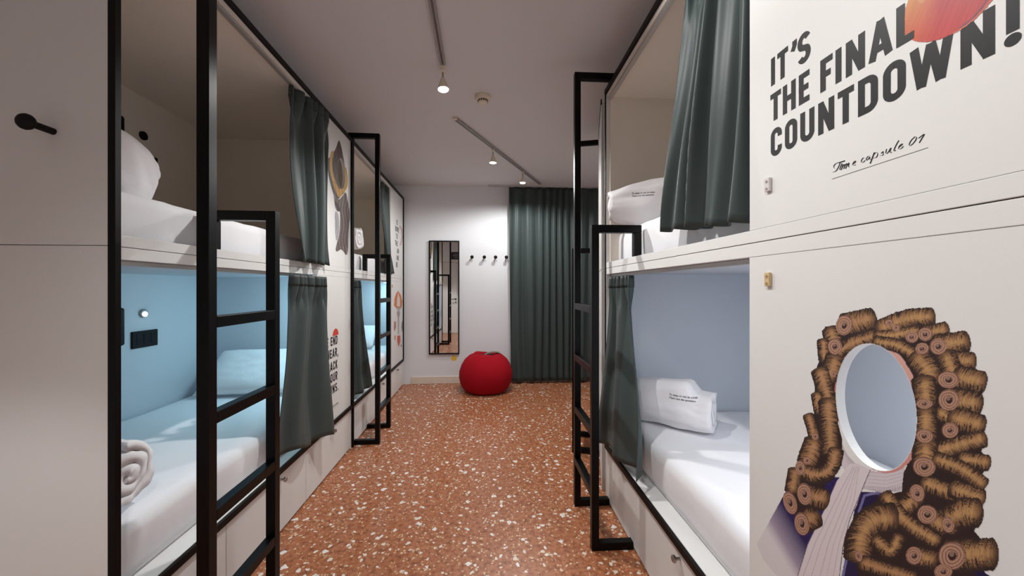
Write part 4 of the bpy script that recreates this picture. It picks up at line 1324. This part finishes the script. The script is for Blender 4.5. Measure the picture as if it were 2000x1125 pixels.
def track(p0, p1, label):
    d = (p1 - p0); l = d.length
    mt = Matrix.Translation((p0 + p1) / 2) @ Matrix.Rotation(math.atan2(d.y, d.x), 4, 'Z')
    r = empty('ceiling_light_track', mt); tag(r, label, 'light track')
    bm = bmesh.new()
    box(bm, -l / 2, l / 2, -.017, -.006, -.020, 0); box(bm, -l / 2, l / 2, .006, .017, -.020, 0); box(bm, -l / 2, l / 2, -.006, .006, -.006, 0)
    finish('rail', bm, M['grey'], r)
    for s in (-1, 1):
        finish('end_cap', bx(s * l / 2, s * (l / 2 + .022), -.018, .018, -.022, 0, .002), M['cream'], r)
    return d.normalized()
T1a, T1b = ceil_pt(865, 122), Vector((-.245, -.30, CEIL))
T2a, T2b = ceil_pt(890, 230), ceil_pt(1055, 358)
track(T1a, T1b, 'straight grey light track on the ceiling, top centre toward the viewer')
track(T2a, T2b, 'diagonal grey light track on the ceiling pointing at the window curtain')

def spot(base, target, label, power, size=95, blend=.6):
    r = empty('spotlight', Matrix.Translation(base)); tag(r, label, 'spotlight', 'white track spotlights')
    bm = bmesh.new()
    box(bm, -.016, .016, -.03, .03, -.040, -.0205, .002)
    finish('adapter', bm, M['cream'], r)
    bm = bmesh.new(); lathe(bm, [(.006, -.0405), (.006, -.085)], 12)
    finish('stem', bm, M['steel'], r)
    d = (Vector(target) - (Vector(base) + Vector((0, 0, -.10)))).normalized()
    mt = aim((0, 0, -.092), d)
    bm = bmesh.new()
    lathe(bm, [(.014, -.012), (.018, .0), (.024, .018), (.034, .045), (.037, .062), (.034, .062), (.033, .056)], 28, mt)
    finish('lamp_housing', bm, M['cream'], r, smooth=False)
    bm = bmesh.new()
    lathe(bm, [(.0325, .0575), (.028, .063), (.004, .066)], 26, mt)
    finish('lamp_lens', bm, M['lens'], r, smooth=True)
    ld = bpy.data.lights.new('spotlight_beam', 'SPOT')
    ld.energy = power; ld.color = WARM; ld.spot_size = R(size); ld.spot_blend = blend; ld.shadow_soft_size = .03
    lo = bpy.data.objects.new('spotlight_beam', ld); COL.objects.link(lo)
    lo.parent = r
    p = mt @ Vector((0, 0, .075))
    lo.matrix_local = Matrix.Translation(p) @ d.to_track_quat('-Z', 'Y').to_matrix().to_4x4()
    return r
b1 = ceil_pt(866, 135)
spot(Vector((b1.x, b1.y - .03, CEIL)), (-.12, 2.2, 0), 'bright white spotlight at the end of the straight ceiling track', SPOT_W * 1.2, 138, .6)
spot(Vector((-.245, 1.30, CEIL)), (.75, 1.0, 1.7), 'added white spotlight midway along the straight track, unseen just above the view', SPOT_W * .75, 110, .6)  # added lamp out of view, brightens the right-hand bunk and its curtain
spot(Vector((-.245, .05, CEIL)), (.05, .46, 0), 'added unseen white spotlight at the near end of the straight track', SPOT_W * .56, 114, .55)  # another added lamp out of view, fills the foreground
spot(ceil_pt(963, 289), (0, 3.85, 0), 'white spotlight midway along the diagonal ceiling track', SPOT_W * .78, 174, .4)
spot(ceil_pt(1021, 333), (.35, 4.4, 0), 'white spotlight at the far end of the diagonal track near the curtain', SPOT_W * .66, 174, .4)
spot(Vector((-1.32, .06, CEIL)), (-1.32, .22, 0), 'added unseen white ceiling spotlight in the entrance nook above the door', SPOT_W * .9, 66, .3)  # unseen lamp added to light the lower part of the left end panel

# cool bed lights under the upper berth of the left bunks, plus one added on the right
def bed_light(MW, label, power, col=(.50, .86, .98), tilt=20, xp=-.10):
    r = empty('bed_light', MW @ Matrix.Translation((xp, 1.66, 1.436))); tag(r, label, 'light', 'cool strip lights in the lower berths')
    finish('housing', bx(-.02, .02, -.22, .22, -.016, 0, .002), M['alu'], r)
    finish('diffuser', bx(-.015, .015, -.21, .21, -.021, -.0165, .001), M['cyanled'], r)
    ld = bpy.data.lights.new('strip_glow', 'AREA'); ld.shape = 'RECTANGLE'; ld.size = .03; ld.size_y = .42
    ld.energy = power; ld.color = col
    lo = bpy.data.objects.new('strip_glow', ld); COL.objects.link(lo); lo.parent = r
    lo.matrix_local = Matrix.Translation((0, 0, -.026)) @ Matrix.Rotation(R(tilt), 4, 'Y')
bed_light(M_L1, 'cool white strip light above the pillow in the nearest left lower berth', 4.4)
bed_light(M_L2, 'cool white strip light in the far left lower berth', 4.0)
bed_light(M_R1, 'added cool white strip light in the right lower berth, hidden behind the wig panel', 8.0, (.97, .98, 1.0), 0, -.72)  # added hidden lamp, lifts the brightness inside this berth
